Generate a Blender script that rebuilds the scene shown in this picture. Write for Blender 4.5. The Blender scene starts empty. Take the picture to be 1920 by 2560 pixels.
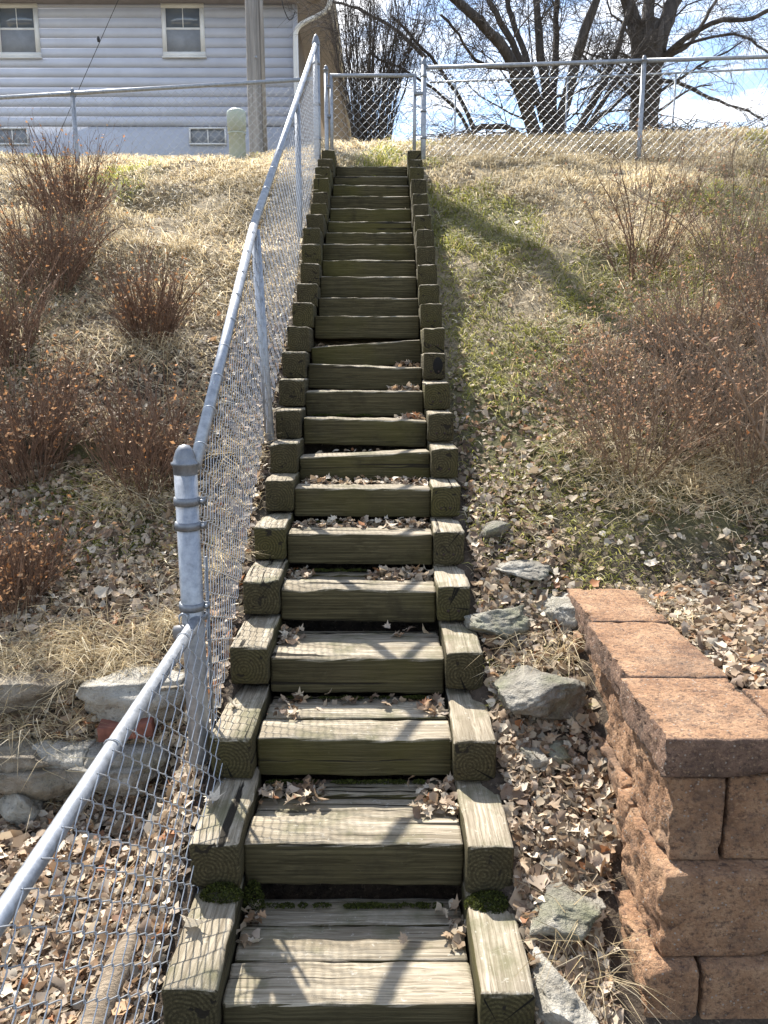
import bpy, bmesh, math, random
import numpy as np
from mathutils import Vector, Euler, noise as mnoise
R_ = math.radians
rng = np.random.default_rng(7)
random.seed(7)
SC = bpy.context.scene
COL = SC.collection

# ------------------------------------------------------------------ camera, world, sun, exposure
F, CXP, CYP = 1923.0, 960.0, 1280.0          # focal length and centre of a 1920 x 2560 frame
PITCH = math.atan((1280 - 915) / F)
SP, CP = math.sin(PITCH), math.cos(PITCH)
cam_d = bpy.data.cameras.new('camera'); cam = bpy.data.objects.new('camera', cam_d); COL.objects.link(cam)
cam_d.sensor_fit = 'VERTICAL'; cam_d.sensor_height = 36.0; cam_d.lens = 36.0 * F / 2560.0
cam_d.clip_start = 0.05; cam_d.clip_end = 2000
cam.location = (0, 0, 0); cam.rotation_euler = (math.pi / 2 - PITCH, 0, 0)
SC.camera = cam

SUN_AZ, SUN_EL = R_(-29), R_(51)             # azimuth from +Y, negative = to the left
sdir = Vector((math.sin(SUN_AZ) * math.cos(SUN_EL), math.cos(SUN_AZ) * math.cos(SUN_EL), math.sin(SUN_EL)))
W = bpy.data.worlds.new('World'); SC.world = W; W.use_nodes = True
nt = W.node_tree; nt.nodes.clear()
out = nt.nodes.new('ShaderNodeOutputWorld'); bg = nt.nodes.new('ShaderNodeBackground'); bg.inputs[1].default_value = 0.12
sky = nt.nodes.new('ShaderNodeTexSky'); sky.sky_type = 'NISHITA'; sky.sun_disc = False
sky.sun_elevation = SUN_EL; sky.sun_rotation = SUN_AZ; sky.air_density = 1.0; sky.dust_density = 0.6; sky.ozone_density = 1.5
tc = nt.nodes.new('ShaderNodeTexCoord'); sep = nt.nodes.new('ShaderNodeSeparateXYZ')
mz = nt.nodes.new('ShaderNodeMath'); mz.operation = 'MAXIMUM'; mz.inputs[1].default_value = 0.06
dv = nt.nodes.new('ShaderNodeVectorMath'); dv.operation = 'DIVIDE'; cmb = nt.nodes.new('ShaderNodeCombineXYZ')
ns = nt.nodes.new('ShaderNodeTexNoise'); ns.inputs['Scale'].default_value = 1.35; ns.inputs['Detail'].default_value = 7; ns.inputs['Roughness'].default_value = 0.62
ns.inputs['Distortion'].default_value = 0.4
mpw = nt.nodes.new('ShaderNodeMapping'); mpw.inputs['Location'].default_value = (0.35, 0.2, 0)
rw = nt.nodes.new('ShaderNodeValToRGB'); rw.color_ramp.elements[0].position = 0.47; rw.color_ramp.elements[1].position = 0.62
mixw = nt.nodes.new('ShaderNodeMixRGB'); mixw.inputs[2].default_value = (7.6, 7.7, 8.0, 1)
L = nt.links.new
L(tc.outputs['Generated'], sep.inputs[0]); L(sep.outputs[2], mz.inputs[0])
L(mz.outputs[0], cmb.inputs[0]); L(mz.outputs[0], cmb.inputs[1]); L(mz.outputs[0], cmb.inputs[2])
L(tc.outputs['Generated'], dv.inputs[0]); L(cmb.outputs[0], dv.inputs[1]); L(dv.outputs[0], mpw.inputs[0]); L(mpw.outputs[0], ns.inputs['Vector'])
L(ns.outputs['Fac'], rw.inputs[0]); L(rw.outputs[0], mixw.inputs[0]); L(sky.outputs[0], mixw.inputs[1])
L(mixw.outputs[0], bg.inputs[0]); L(bg.outputs[0], out.inputs[0])
sun_d = bpy.data.lights.new('sun', 'SUN'); sun = bpy.data.objects.new('sun', sun_d); COL.objects.link(sun)
sun_d.energy = 5.0; sun_d.angle = R_(0.6); sun_d.color = (1.0, 0.955, 0.88)
sun.rotation_euler = (-sdir).to_track_quat('-Z', 'Y').to_euler(); sun.location = (-6, 10, 14)
SC.view_settings.view_transform = 'Standard'; SC.view_settings.look = 'None'; SC.view_settings.gamma = 1
SC.view_settings.exposure = 1.25
SC.view_settings.use_curve_mapping = False
SC.render.engine = 'CYCLES'
SC.cycles.use_denoising = True
SC.cycles.max_bounces = 6; SC.cycles.transparent_max_bounces = 6; SC.cycles.caustics_reflective = False; SC.cycles.caustics_refractive = False

# ------------------------------------------------------------------ small maths
def at(x, y, Y):
    """point at forward distance Y seen at photograph pixel (x, y)"""
    v = (y - CYP) / F; d = Y / (CP - v * SP)
    return np.array([(x - CXP) / F * d, Y, -d * (SP + v * CP)])
def sstep(a, b, x):
    t = np.clip((x - a) / (b - a), 0, 1); return t * t * (3 - 2 * t)
def _h(ix, iy, s):
    n = (ix * 374761393 + iy * 668265263 + s * 144665) & 0xFFFFFFFF
    n = ((n ^ (n >> 13)) * 1274126177) & 0xFFFFFFFF
    return ((n ^ (n >> 16)) & 0xFFFF) / 65535.0
def vn(x, y, s=0):
    x = np.asarray(x, float); y = np.asarray(y, float)
    ix = np.floor(x).astype(np.int64); iy = np.floor(y).astype(np.int64)
    fx = x - ix; fy = y - iy; fx = fx * fx * (3 - 2 * fx); fy = fy * fy * (3 - 2 * fy)
    a = _h(ix, iy, s); b = _h(ix + 1, iy, s); c = _h(ix, iy + 1, s); d = _h(ix + 1, iy + 1, s)
    return (a * (1 - fx) + b * fx) * (1 - fy) + (c * (1 - fx) + d * fx) * fy - 0.5
def vn3(P, sc, s=0):
    x, y, z = P[..., 0] * sc, P[..., 1] * sc, P[..., 2] * sc
    return (vn(x + 17.3, y + z * 0.7, s) + vn(y - 4.1, z - x * 0.6, s + 5) + vn(z + 9.7, x + y * 0.5, s + 9)) / 1.6
def fr3(P, sc, oct_=4, off=(0, 0, 0)):
    return np.array([mnoise.fractal(Vector((p[0] * sc + off[0], p[1] * sc + off[1], p[2] * sc + off[2])), 0.9, 2.1, oct_) for p in P])
def cell3(P, sc, off=(0, 0, 0)):
    return np.array([mnoise.cell(Vector((p[0] * sc + off[0], p[1] * sc + off[1], p[2] * sc + off[2]))) for p in P])
def vor3(P, sc, off=(0, 0, 0)):
    o_ = []
    for p in P:
        d, q = mnoise.voronoi(Vector((p[0] * sc + off[0], p[1] * sc + off[1], p[2] * sc + off[2])), distance_metric='DISTANCE', exponent=2.5); o_.append((d[0], d[1] - d[0], (math.sin(q[0][0] * 12.9898 + q[0][1] * 78.233 + q[0][2] * 37.7) * 43758.5453) % 1.0))
    return np.array(o_)
def unit(v): return v / np.maximum(np.linalg.norm(v, axis=-1, keepdims=True), 1e-9)

# ------------------------------------------------------------------ stair survey (metres, eye = origin)
# per step from the top: riser Y, left X, left top Z, right X, right top Z, kerb front Y, left kerb X0, X1, Z, right kerb X0, X1, Z
ST = [
 (7.765,-0.452,1.857,0.219,1.857,7.639,-0.577,-0.459,1.969,0.220,0.343,1.967),(7.471,-0.444,1.702,0.211,1.703,7.338,-0.587,-0.460,1.817,0.220,0.341,1.813),
 (7.193,-0.441,1.570,0.217,1.563,7.023,-0.588,-0.462,1.676,0.222,0.341,1.676),(6.929,-0.444,1.422,0.220,1.420,6.744,-0.579,-0.459,1.523,0.226,0.348,1.516),
 (6.677,-0.436,1.275,0.214,1.271,6.550,-0.572,-0.451,1.372,0.229,0.346,1.363),(6.435,-0.436,1.131,0.209,1.128,6.330,-0.572,-0.450,1.246,0.227,0.345,1.241),
 (6.201,-0.444,1.008,0.212,1.005,6.047,-0.576,-0.453,1.114,0.231,0.352,1.105),(5.973,-0.445,0.891,0.223,0.886,5.779,-0.578,-0.457,0.972,0.232,0.356,0.960),
 (5.750,-0.445,0.747,0.223,0.744,5.646,-0.575,-0.446,0.840,0.232,0.358,0.825),(5.529,-0.438,0.611,0.220,0.606,5.461,-0.569,-0.443,0.690,0.230,0.357,0.680),
 (5.310,-0.434,0.450,0.224,0.447,5.236,-0.569,-0.440,0.531,0.234,0.362,0.524),(5.089,-0.446,0.317,0.229,0.315,4.975,-0.574,-0.449,0.389,0.231,0.363,0.383),
 (4.866,-0.450,0.114,0.223,0.161,4.713,-0.576,-0.452,0.233,0.234,0.361,0.225),(4.638,-0.440,0.013,0.228,-0.009,4.503,-0.584,-0.456,0.080,0.227,0.350,0.073),
 (4.404,-0.435,-0.139,0.224,-0.139,4.325,-0.581,-0.447,-0.071,0.227,0.361,-0.090),(4.162,-0.425,-0.273,0.229,-0.291,4.076,-0.570,-0.443,-0.228,0.233,0.362,-0.245),
 (3.910,-0.424,-0.459,0.228,-0.429,3.837,-0.568,-0.435,-0.381,0.239,0.369,-0.404),(3.646,-0.421,-0.574,0.225,-0.579,3.606,-0.563,-0.432,-0.533,0.227,0.360,-0.561),
 (3.368,-0.431,-0.737,0.220,-0.743,3.328,-0.574,-0.438,-0.698,0.221,0.355,-0.720),(3.075,-0.434,-0.903,0.219,-0.915,3.035,-0.575,-0.432,-0.858,0.219,0.352,-0.885),
 (2.764,-0.428,-1.087,0.233,-1.093,2.714,-0.571,-0.434,-1.025,0.233,0.367,-1.048),(2.435,-0.425,-1.246,0.235,-1.250,2.362,-0.574,-0.438,-1.211,0.235,0.371,-1.220),
 (2.084,-0.424,-1.407,0.243,-1.413,2.023,-0.567,-0.425,-1.367,0.243,0.378,-1.381),(1.711,-0.426,-1.614,0.248,-1.614,1.662,-0.556,-0.423,-1.528,0.240,0.373,-1.538)]
NS = len(ST)
_py = [-300, -1, 1.0] + [s[5] for s in ST[::-1]] + [7.95]
_pz = [-1.78, -1.78, -1.77] + [min(s[8], s[11]) - 0.13 for s in ST[::-1]] + [1.90]
_ry, _rz = _py + [8.3, 9.0, 9.6, 11, 14, 20, 60, 300], _pz + [2.04, 2.36, 2.52, 2.72, 2.6, 2.4, 1.0, -6]
_ly, _lz = _py + [8.3, 10.6, 11.6, 17, 30, 300], _pz + [1.95, 2.58, 2.84, 4.02, 4.1, 4.1]
_by, _bz = [-300, 0, 1.2, 2.56, 2.64, 2.70, 2.80, 2.88, 3.2, 3.6, 4.0], [-1.78, -1.76, -1.72, -1.63, -1.60, -1.40, -1.33, -1.22, -1.05, -0.80, -0.52]
WALL_Z = -0.92
def ground(X, Y, fine=True):
    X = np.asarray(X, float); Y = np.asarray(Y, float)
    r = np.interp(Y, _ry, _rz) + np.where(Y > 7.5, 0.035 * np.clip(X - 0.4, 0, 4) * sstep(7.5, 9, Y), 0)
    l = np.interp(Y, _ly, _lz)
    w = sstep(-1.9, -0.8, X)
    g = l * (1 - w) + r * w
    wl = 1 - sstep(-0.86, -0.60, X)                      # foot of the bank on the left
    g = np.where(Y < 4.0, g * (1 - wl) + np.interp(Y, _by, _bz) * wl, g)
    wr = sstep(0.74, 0.94, X) * sstep(1.86, 1.98, Y)     # ground held up by the block wall
    hold = np.maximum(g, WALL_Z - 0.035 + 0.02 * sstep(2.4, 3.2, Y))
    g = np.where(Y < 3.6, g * (1 - wr) + hold * wr, g)
    g = g - 0.13 * sstep(0.30, 0.37, X) * (1 - sstep(0.50, 1.15, X)) * sstep(3.5, 4.2, Y) * (1 - sstep(6.9, 7.5, Y))
    ins = sstep(-0.56, -0.50, X) * (1 - sstep(0.28, 0.34, X)) * (1 - sstep(7.78, 7.84, Y)) * sstep(1.5, 1.7, Y)
    g = g - 0.27 * ins
    off = (1 - sstep(-0.9, -0.6, X)) + sstep(0.36, 0.75, X)
    hill = sstep(2.9, 4.2, Y) * (1 - sstep(30, 60, Y))
    if fine:
        g = g + off * hill * (0.13 * vn(X * 1.1 + 3, Y * 0.9, 3) + 0.07 * vn(X * 2.7, Y * 2.3, 8) + 0.028 * vn(X * 7, Y * 7, 11))
        g = g + (0.012 * vn(X * 9, Y * 9, 21) + 0.02 * vn(X * 3, Y * 3, 22)) * (1 - ins)
        # washed-out hollow in the bank left of the fence
        q = np.exp(-(((X + 1.95) / 0.30) ** 2 + ((Y - 6.75) / 0.17) ** 2)); g = g - 0.16 * q
    return g
def gnormal(X, Y, e=0.02):
    gx = (ground(X + e, Y) - ground(X - e, Y)) / (2 * e); gy = (ground(X, Y + e) - ground(X, Y - e)) / (2 * e)
    return unit(np.stack([-gx, -gy, np.ones_like(gx)], -1))
def hit(x, y, y0=1.0, y1=16.0):
    """ground point seen at photograph pixel (x, y)"""
    Ys = np.arange(y0, y1, 0.01); v = (y - CYP) / F; d = Ys / (CP - v * SP)
    X = (x - CXP) / F * d; Z = -d * (SP + v * CP)
    k = np.where(Z <= ground(X, Ys))[0]
    i = k[0] if len(k) else len(Ys) - 1
    return np.array([X[i], Ys[i], float(ground(X[i], Ys[i]))])

# ------------------------------------------------------------------ mesh helpers
def make_mesh(name, V, faces, mat=None, col=None, smooth=False, mats=None, mi=None):
    V = np.asarray(V, np.float32).reshape(-1, 3)
    me = bpy.data.meshes.new(name)
    me.vertices.add(len(V)); me.vertices.foreach_set('co', V.ravel())
    fl = [np.asarray(f, np.int32) for f in (faces if isinstance(faces, list) else [faces]) if len(f)]
    loops = np.concatenate([f.ravel() for f in fl]); tot = np.concatenate([np.full(len(f), f.shape[1], np.int32) for f in fl])
    st = np.concatenate([[0], np.cumsum(tot)[:-1]]).astype(np.int32)
    me.loops.add(len(loops)); me.loops.foreach_set('vertex_index', loops)
    me.polygons.add(len(tot)); me.polygons.foreach_set('loop_start', st)
    if smooth: me.polygons.foreach_set('use_smooth', np.ones(len(tot), bool))
    if mi is not None: me.polygons.foreach_set('material_index', np.asarray(mi, np.int32))
    for m in (mats or ([mat] if mat else [])): me.materials.append(m)
    me.update(calc_edges=True)
    if col is not None:
        a = me.color_attributes.new('Col', 'FLOAT_COLOR', 'POINT')
        c = np.ones((len(V), 4), np.float32); c[:, :3] = col; a.data.foreach_set('color', c.ravel())
    return me
def link(name, me, parent=None, loc=(0, 0, 0), rot=None):
    o = bpy.data.objects.new(name, me); COL.objects.link(o)
    o.location = [float(q) for q in loc]
    if rot is not None: o.rotation_euler = rot
    if parent is not None: o.parent = parent
    return o
def tag(o, label=None, cat=None, group=None, kind=None):
    if label: o['label'] = label
    if cat: o['category'] = cat
    if group: o['group'] = group
    if kind: o['kind'] = kind
    return o
def thing(name, loc, label, cat, group=None):
    return tag(link(name, None, None, loc), label, cat, group)
def part(name, V, faces, mat, parent, **k):
    """mesh given in world coordinates, parented (parent chain only translates)"""
    V = np.asarray(V, float).reshape(-1, 3); p = parent; off = np.zeros(3)
    while p is not None: off += np.array(p.location); p = p.parent
    c = (V.min(0) + V.max(0)) / 2
    return link(name, make_mesh(name, V - c, faces, mat, **k), parent, c - off)
class MB:
    def __init__(s): s.V = []; s.F = {}; s.n = 0; s.C = []
    def add(s, V, F, col=None):
        V = np.asarray(V, float).reshape(-1, 3)
        for f in (F if isinstance(F, list) else [F]):
            f = np.asarray(f)
            if len(f): s.F.setdefault(f.shape[1], []).append(f + s.n)
        s.V.append(V); s.n += len(V)
        if col is not None: s.C.append(np.broadcast_to(col, (len(V), 3)))
    def get(s):
        return np.concatenate(s.V), [np.concatenate(f) for f in s.F.values()], (np.concatenate(s.C) if s.C else None)
    def part(s, name, mat, parent, **k):
        V, Fc, C = s.get(); return part(name, V, Fc, mat, parent, col=C, **k)
def tubes(P, Rr, m=5, cap=False):
    """P (T,n,3) paths, Rr (T,n) radii"""
    P = np.asarray(P, float); Rr = np.asarray(Rr, float)
    if P.ndim == 2: P = P[None]; Rr = Rr[None]
    T, n = P.shape[:2]
    t = unit(np.gradient(P, axis=1)); main = unit(P[:, -1] - P[:, 0])
    ref = np.where(np.abs(main[:, 2:3]) > 0.8, np.array([[1.0, 0, 0]]), np.array([[0, 0, 1.0]]))[:, None, :]
    u = unit(np.cross(t, np.broadcast_to(ref, t.shape))); w = np.cross(t, u)
    a = np.arange(m) * 2 * np.pi / m
    V = P[:, :, None] + Rr[:, :, None, None] * (np.cos(a)[None, None, :, None] * u[:, :, None] + np.sin(a)[None, None, :, None] * w[:, :, None])
    base = (np.arange(T)[:, None, None] * n + np.arange(n - 1)[None, :, None]) * m
    j = np.arange(m)[None, None, :]; j2 = (j + 1) % m
    Fq = np.stack([base + j, base + j2, base + m + j2, base + m + j], -1).reshape(-1, 4)
    V = V.reshape(-1, 3); Fs = [Fq]
    if cap:
        for k in range(T):
            c0 = len(V); V = np.concatenate([V, P[k, :1], P[k, -1:]])
            jj = np.arange(m); b0 = k * n * m; b1 = b0 + (n - 1) * m
            Fs.append(np.stack([np.full(m, c0), b0 + (jj + 1) % m, b0 + jj], -1)); Fs.append(np.stack([np.full(m, c0 + 1), b1 + jj, b1 + (jj + 1) % m], -1))
    return V, Fs
def line(pts, n=8):
    pts = np.asarray(pts, float); s = np.concatenate([[0], np.cumsum(np.linalg.norm(np.diff(pts, axis=0), axis=1))])
    q = np.linspace(0, s[-1], n); out_ = np.stack([np.interp(q, s, pts[:, i]) for i in range(3)], -1)
    for _ in range(2): out_[1:-1] = 0.25 * out_[:-2] + 0.5 * out_[1:-1] + 0.25 * out_[2:]
    return out_
def pipe(name, a, b, r, mat, parent, m=14, r2=None):
    V, Fc = tubes(np.array([a, b]), np.array([r, r if r2 is None else r2]), m, True)
    return part(name, V, Fc, mat, parent, smooth=False)
def lathe(prof, m=20, c=(0, 0, 0)):
    prof = np.asarray(prof, float); n = len(prof); a = np.arange(m) * 2 * np.pi / m
    V = np.stack([prof[:, None, 0] * np.cos(a), prof[:, None, 0] * np.sin(a), np.broadcast_to(prof[:, 1:2], (n, m))], -1).reshape(-1, 3) + np.array(c)
    i = np.arange(n - 1)[:, None] * m; j = np.arange(m)[None]; j2 = (j + 1) % m
    return V, np.stack([i + j, i + j2, i + m + j2, i + m + j], -1).reshape(-1, 4)
BOXF = np.array([[0, 3, 2, 1], [4, 5, 6, 7], [0, 1, 5, 4], [1, 2, 6, 5], [2, 3, 7, 6], [3, 0, 4, 7]])
def box(x0, x1, y0, y1, z0, z1):
    return np.array([[x0, y0, z0], [x1, y0, z0], [x1, y1, z0], [x0, y1, z0], [x0, y0, z1], [x1, y0, z1], [x1, y1, z1], [x0, y1, z1]], float), BOXF
def gridbox(sx, sy, sz, nx, ny, nz):
    """surface grid of a box centred on the origin; returns V, quads"""
    xs = np.linspace(-sx / 2, sx / 2, nx + 1); ys = np.linspace(-sy / 2, sy / 2, ny + 1); zs = np.linspace(-sz / 2, sz / 2, nz + 1)
    idx = {}; V = []; Q = []
    def vid(i, j, k):
        if (i, j, k) not in idx: idx[(i, j, k)] = len(V); V.append((xs[i], ys[j], zs[k]))
        return idx[(i, j, k)]
    for i in range(nx):
        for j in range(ny):
            Q.append((vid(i, j, 0), vid(i, j + 1, 0), vid(i + 1, j + 1, 0), vid(i + 1, j, 0))); Q.append((vid(i, j, nz), vid(i + 1, j, nz), vid(i + 1, j + 1, nz), vid(i, j + 1, nz)))
    for i in range(nx):
        for k in range(nz):
            Q.append((vid(i, 0, k), vid(i + 1, 0, k), vid(i + 1, 0, k + 1), vid(i, 0, k + 1))); Q.append((vid(i, ny, k), vid(i, ny, k + 1), vid(i + 1, ny, k + 1), vid(i + 1, ny, k)))
    for j in range(ny):
        for k in range(nz):
            Q.append((vid(0, j, k), vid(0, j, k + 1), vid(0, j + 1, k + 1), vid(0, j + 1, k))); Q.append((vid(nx, j, k), vid(nx, j + 1, k), vid(nx, j + 1, k + 1), vid(nx, j, k + 1)))
    return np.array(V), np.array(Q)
def roundbox(sx, sy, sz, nx, ny, nz, r):
    """box with its outer ring of grid lines pulled in to make a soft arris of radius r"""
    V, Q = gridbox(sx, sy, sz, nx, ny, nz); h = np.array([sx, sy, sz]) / 2
    n = [nx, ny, nz]
    for a in range(3):     # move the second grid line to the arris
        step = 2 * h[a] / n[a]; inner = np.abs(np.abs(V[:, a]) - (h[a] - step)) < 1e-6
        if n[a] >= 3: V[inner, a] = np.sign(V[inner, a]) * (h[a] - r)
    edge = np.abs(np.abs(V) - h) < 1e-6; k = edge.sum(1)
    for a in range(3):
        s_ = (k >= 2) & edge[:, a]; V[s_, a] -= np.sign(V[s_, a]) * r * np.where(k[s_] == 3, 0.42, 0.3)
    return V, Q

# ------------------------------------------------------------------ materials
def mat_new(name):
    m = bpy.data.materials.new(name); m.use_nodes = True; t = m.node_tree; t.nodes.clear()
    o = t.nodes.new('ShaderNodeOutputMaterial'); b = t.nodes.new('ShaderNodeBsdfPrincipled'); t.links.new(b.outputs[0], o.inputs[0])
    return m, t, b, o
def N(t, kind, **k):
    n = t.nodes.new(kind)
    for a, v in k.items():
        if a in n.inputs: n.inputs[a].default_value = v
        else: setattr(n, a, v)
    return n
def ramp(t, src, stops):
    r = t.nodes.new('ShaderNodeValToRGB'); e = r.color_ramp.elements
    while len(e) < len(stops): e.new(0.5)
    for i, (p, c) in enumerate(stops): e[i].position = p; e[i].color = (*c, 1) if len(c) == 3 else c
    t.links.new(src, r.inputs[0]); return r.outputs[0]
def mixc(t, fac, a, b, mode='MIX'):
    m = t.nodes.new('ShaderNodeMixRGB'); m.blend_type = mode
    for i, s in ((0, fac), (1, a), (2, b)):
        if hasattr(s, 'links') or hasattr(s, 'is_linked'): t.links.new(s, m.inputs[i])
        elif i == 0: m.inputs[0].default_value = s
        else: m.inputs[i].default_value = (*s, 1)
    return m.outputs[0]
def coords(t, scale=(1, 1, 1), kind='Object', rnd=True):
    tc_ = t.nodes.new('ShaderNodeTexCoord'); mp = t.nodes.new('ShaderNodeMapping'); mp.inputs['Scale'].default_value = scale
    t.links.new(tc_.outputs[kind], mp.inputs[0])
    if rnd:
        oi = t.nodes.new('ShaderNodeObjectInfo'); ml = N(t, 'ShaderNodeMath', operation='MULTIPLY'); ml.inputs[1].default_value = 37.0
        cb = t.nodes.new('ShaderNodeCombineXYZ'); t.links.new(oi.outputs['Random'], ml.inputs[0])
        for i in range(3): t.links.new(ml.outputs[0], cb.inputs[i])
        t.links.new(cb.outputs[0], mp.inputs['Location'])
    return mp.outputs[0]
def noise(t, vec, scale, detail=5, rough=0.6, dist=0.0):
    n = N(t, 'ShaderNodeTexNoise'); n.inputs['Scale'].default_value = scale; n.inputs['Detail'].default_value = detail; n.inputs['Roughness'].default_value = rough; n.inputs['Distortion'].default_value = dist
    t.links.new(vec, n.inputs['Vector']); return n.outputs['Fac']
def bump(t, b, h, strength=0.3, dist=0.01):
    n = t.nodes.new('ShaderNodeBump'); n.inputs['Strength'].default_value = strength; n.inputs['Distance'].default_value = dist
    t.links.new(h, n.inputs['Height']); t.links.new(n.outputs[0], b.inputs['Normal']); return n

def wood_mat(name, axis):
    """old treated timber: silver-grey worn tops, olive algae on the upright faces; grain along the axis"""
    m, t, b, o = mat_new(name)
    sg = [120, 120, 120]; sg[axis] = 3.0; sw = [9, 9, 9]; sw[axis] = 0.55
    v = coords(t, tuple(sg)); g = noise(t, v, 1.0, 7, 0.7, 0.6)
    v2 = coords(t, tuple(sw)); g2 = noise(t, v2, 1.6, 4, 0.6, 1.2)
    vl = coords(t); blot = noise(t, vl, 5.5, 5, 0.65); fine = noise(t, vl, 46, 4, 0.7); big = noise(t, vl, 2.2, 3, 0.6)
    wv = N(t, 'ShaderNodeTexWave'); wv.wave_type = 'BANDS'; wv.bands_direction = 'Z'; wv.inputs['Scale'].default_value = 1.6; wv.inputs['Distortion'].default_value = 7; wv.inputs['Detail'].default_value = 3; wv.inputs['Detail Scale'].default_value = 0.7
    t.links.new(coords(t, tuple([14 if i != axis else 1.3 for i in range(3)])), wv.inputs['Vector'])
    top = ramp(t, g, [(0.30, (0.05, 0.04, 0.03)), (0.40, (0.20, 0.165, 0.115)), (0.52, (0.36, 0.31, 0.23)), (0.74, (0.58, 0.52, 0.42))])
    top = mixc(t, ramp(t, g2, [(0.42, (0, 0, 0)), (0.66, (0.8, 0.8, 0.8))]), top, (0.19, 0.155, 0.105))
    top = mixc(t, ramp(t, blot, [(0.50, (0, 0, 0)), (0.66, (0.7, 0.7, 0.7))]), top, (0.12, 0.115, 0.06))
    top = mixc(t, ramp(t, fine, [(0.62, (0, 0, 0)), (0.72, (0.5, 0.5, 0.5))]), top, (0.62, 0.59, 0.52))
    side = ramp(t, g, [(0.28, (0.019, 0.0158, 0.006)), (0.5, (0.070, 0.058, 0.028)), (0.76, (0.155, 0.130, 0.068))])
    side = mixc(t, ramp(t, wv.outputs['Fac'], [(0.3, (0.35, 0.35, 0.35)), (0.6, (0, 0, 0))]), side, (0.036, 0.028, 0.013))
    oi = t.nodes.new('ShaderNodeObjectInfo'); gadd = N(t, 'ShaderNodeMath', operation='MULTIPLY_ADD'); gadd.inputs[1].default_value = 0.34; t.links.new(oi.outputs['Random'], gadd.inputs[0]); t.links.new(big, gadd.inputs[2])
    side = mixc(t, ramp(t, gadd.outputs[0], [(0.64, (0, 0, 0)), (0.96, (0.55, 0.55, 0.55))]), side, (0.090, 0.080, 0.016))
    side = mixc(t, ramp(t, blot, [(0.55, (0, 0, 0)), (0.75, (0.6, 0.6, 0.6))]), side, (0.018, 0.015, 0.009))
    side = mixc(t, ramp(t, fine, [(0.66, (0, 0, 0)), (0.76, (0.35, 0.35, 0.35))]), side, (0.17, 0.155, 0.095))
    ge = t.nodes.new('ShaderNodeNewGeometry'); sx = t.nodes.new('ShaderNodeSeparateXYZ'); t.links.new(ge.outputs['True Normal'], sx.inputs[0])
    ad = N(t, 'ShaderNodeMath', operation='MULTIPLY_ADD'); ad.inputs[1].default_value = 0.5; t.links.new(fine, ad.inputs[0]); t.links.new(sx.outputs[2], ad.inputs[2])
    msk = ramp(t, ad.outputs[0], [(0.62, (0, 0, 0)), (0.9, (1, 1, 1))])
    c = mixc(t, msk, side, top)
    if axis == 1:      # growth rings and radial checks on the sawn ends
        rg = N(t, 'ShaderNodeTexWave'); rg.wave_type = 'RINGS'; rg.rings_direction = 'Y'; rg.inputs['Scale'].default_value = 26; rg.inputs['Distortion'].default_value = 2.2; rg.inputs['Detail'].default_value = 3; rg.inputs['Detail Scale'].default_value = 1.5
        tc0 = t.nodes.new('ShaderNodeTexCoord'); mp0 = t.nodes.new('ShaderNodeMapping'); mp0.inputs['Location'].default_value = (0.02, 0, 0.015); t.links.new(tc0.outputs['Object'], mp0.inputs[0]); t.links.new(mp0.outputs[0], rg.inputs['Vector'])
        sp_ = t.nodes.new('ShaderNodeSeparateXYZ'); t.links.new(mp0.outputs[0], sp_.inputs[0])
        an = N(t, 'ShaderNodeMath', operation='ARCTAN2'); t.links.new(sp_.outputs[2], an.inputs[0]); t.links.new(sp_.outputs[0], an.inputs[1])
        cb_ = t.nodes.new('ShaderNodeCombineXYZ'); t.links.new(an.outputs[0], cb_.inputs[0]); oi2 = t.nodes.new('ShaderNodeObjectInfo'); mm = N(t, 'ShaderNodeMath', operation='MULTIPLY'); mm.inputs[1].default_value = 50; t.links.new(oi2.outputs['Random'], mm.inputs[0]); t.links.new(mm.outputs[0], cb_.inputs[1])
        chk = ramp(t, noise(t, cb_.outputs[0], 3.0, 2, 0.5), [(0.31, (1, 1, 1)), (0.335, (0, 0, 0))])
        ab = N(t, 'ShaderNodeMath', operation='ABSOLUTE'); t.links.new(sx.outputs[1], ab.inputs[0])
        em = ramp(t, ab.outputs[0], [(0.7, (0, 0, 0)), (0.85, (1, 1, 1))])
        c = mixc(t, mixc(t, 1.0, em, ramp(t, rg.outputs['Fac'], [(0.35, (0.55,) * 3), (0.6, (0, 0, 0))]), 'MULTIPLY'), c, (0.022, 0.018, 0.008))
        c = mixc(t, mixc(t, 1.0, em, chk, 'MULTIPLY'), c, (0.006, 0.005, 0.003))
    crk = ramp(t, noise(t, coords(t, tuple([24 if i != axis else 0.5 for i in range(3)])), 1.0, 3, 0.5, 0.8), [(0.335, (1, 1, 1)), (0.365, (0, 0, 0))])
    c = mixc(t, crk, c, (0.02, 0.016, 0.01))
    t.links.new(c, b.inputs['Base Color']); b.inputs['Roughness'].default_value = 0.88
    b.inputs['Specular IOR Level'].default_value = 0.25
    sub = mixc(t, 0.6, g, crk, 'SUBTRACT'); bump(t, b, sub, 0.55, 0.012)
    return m
M = {}
M['wood_x'] = wood_mat('weathered_timber_crosswise', 0); M['wood_y'] = wood_mat('weathered_timber_lengthwise', 1)

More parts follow.
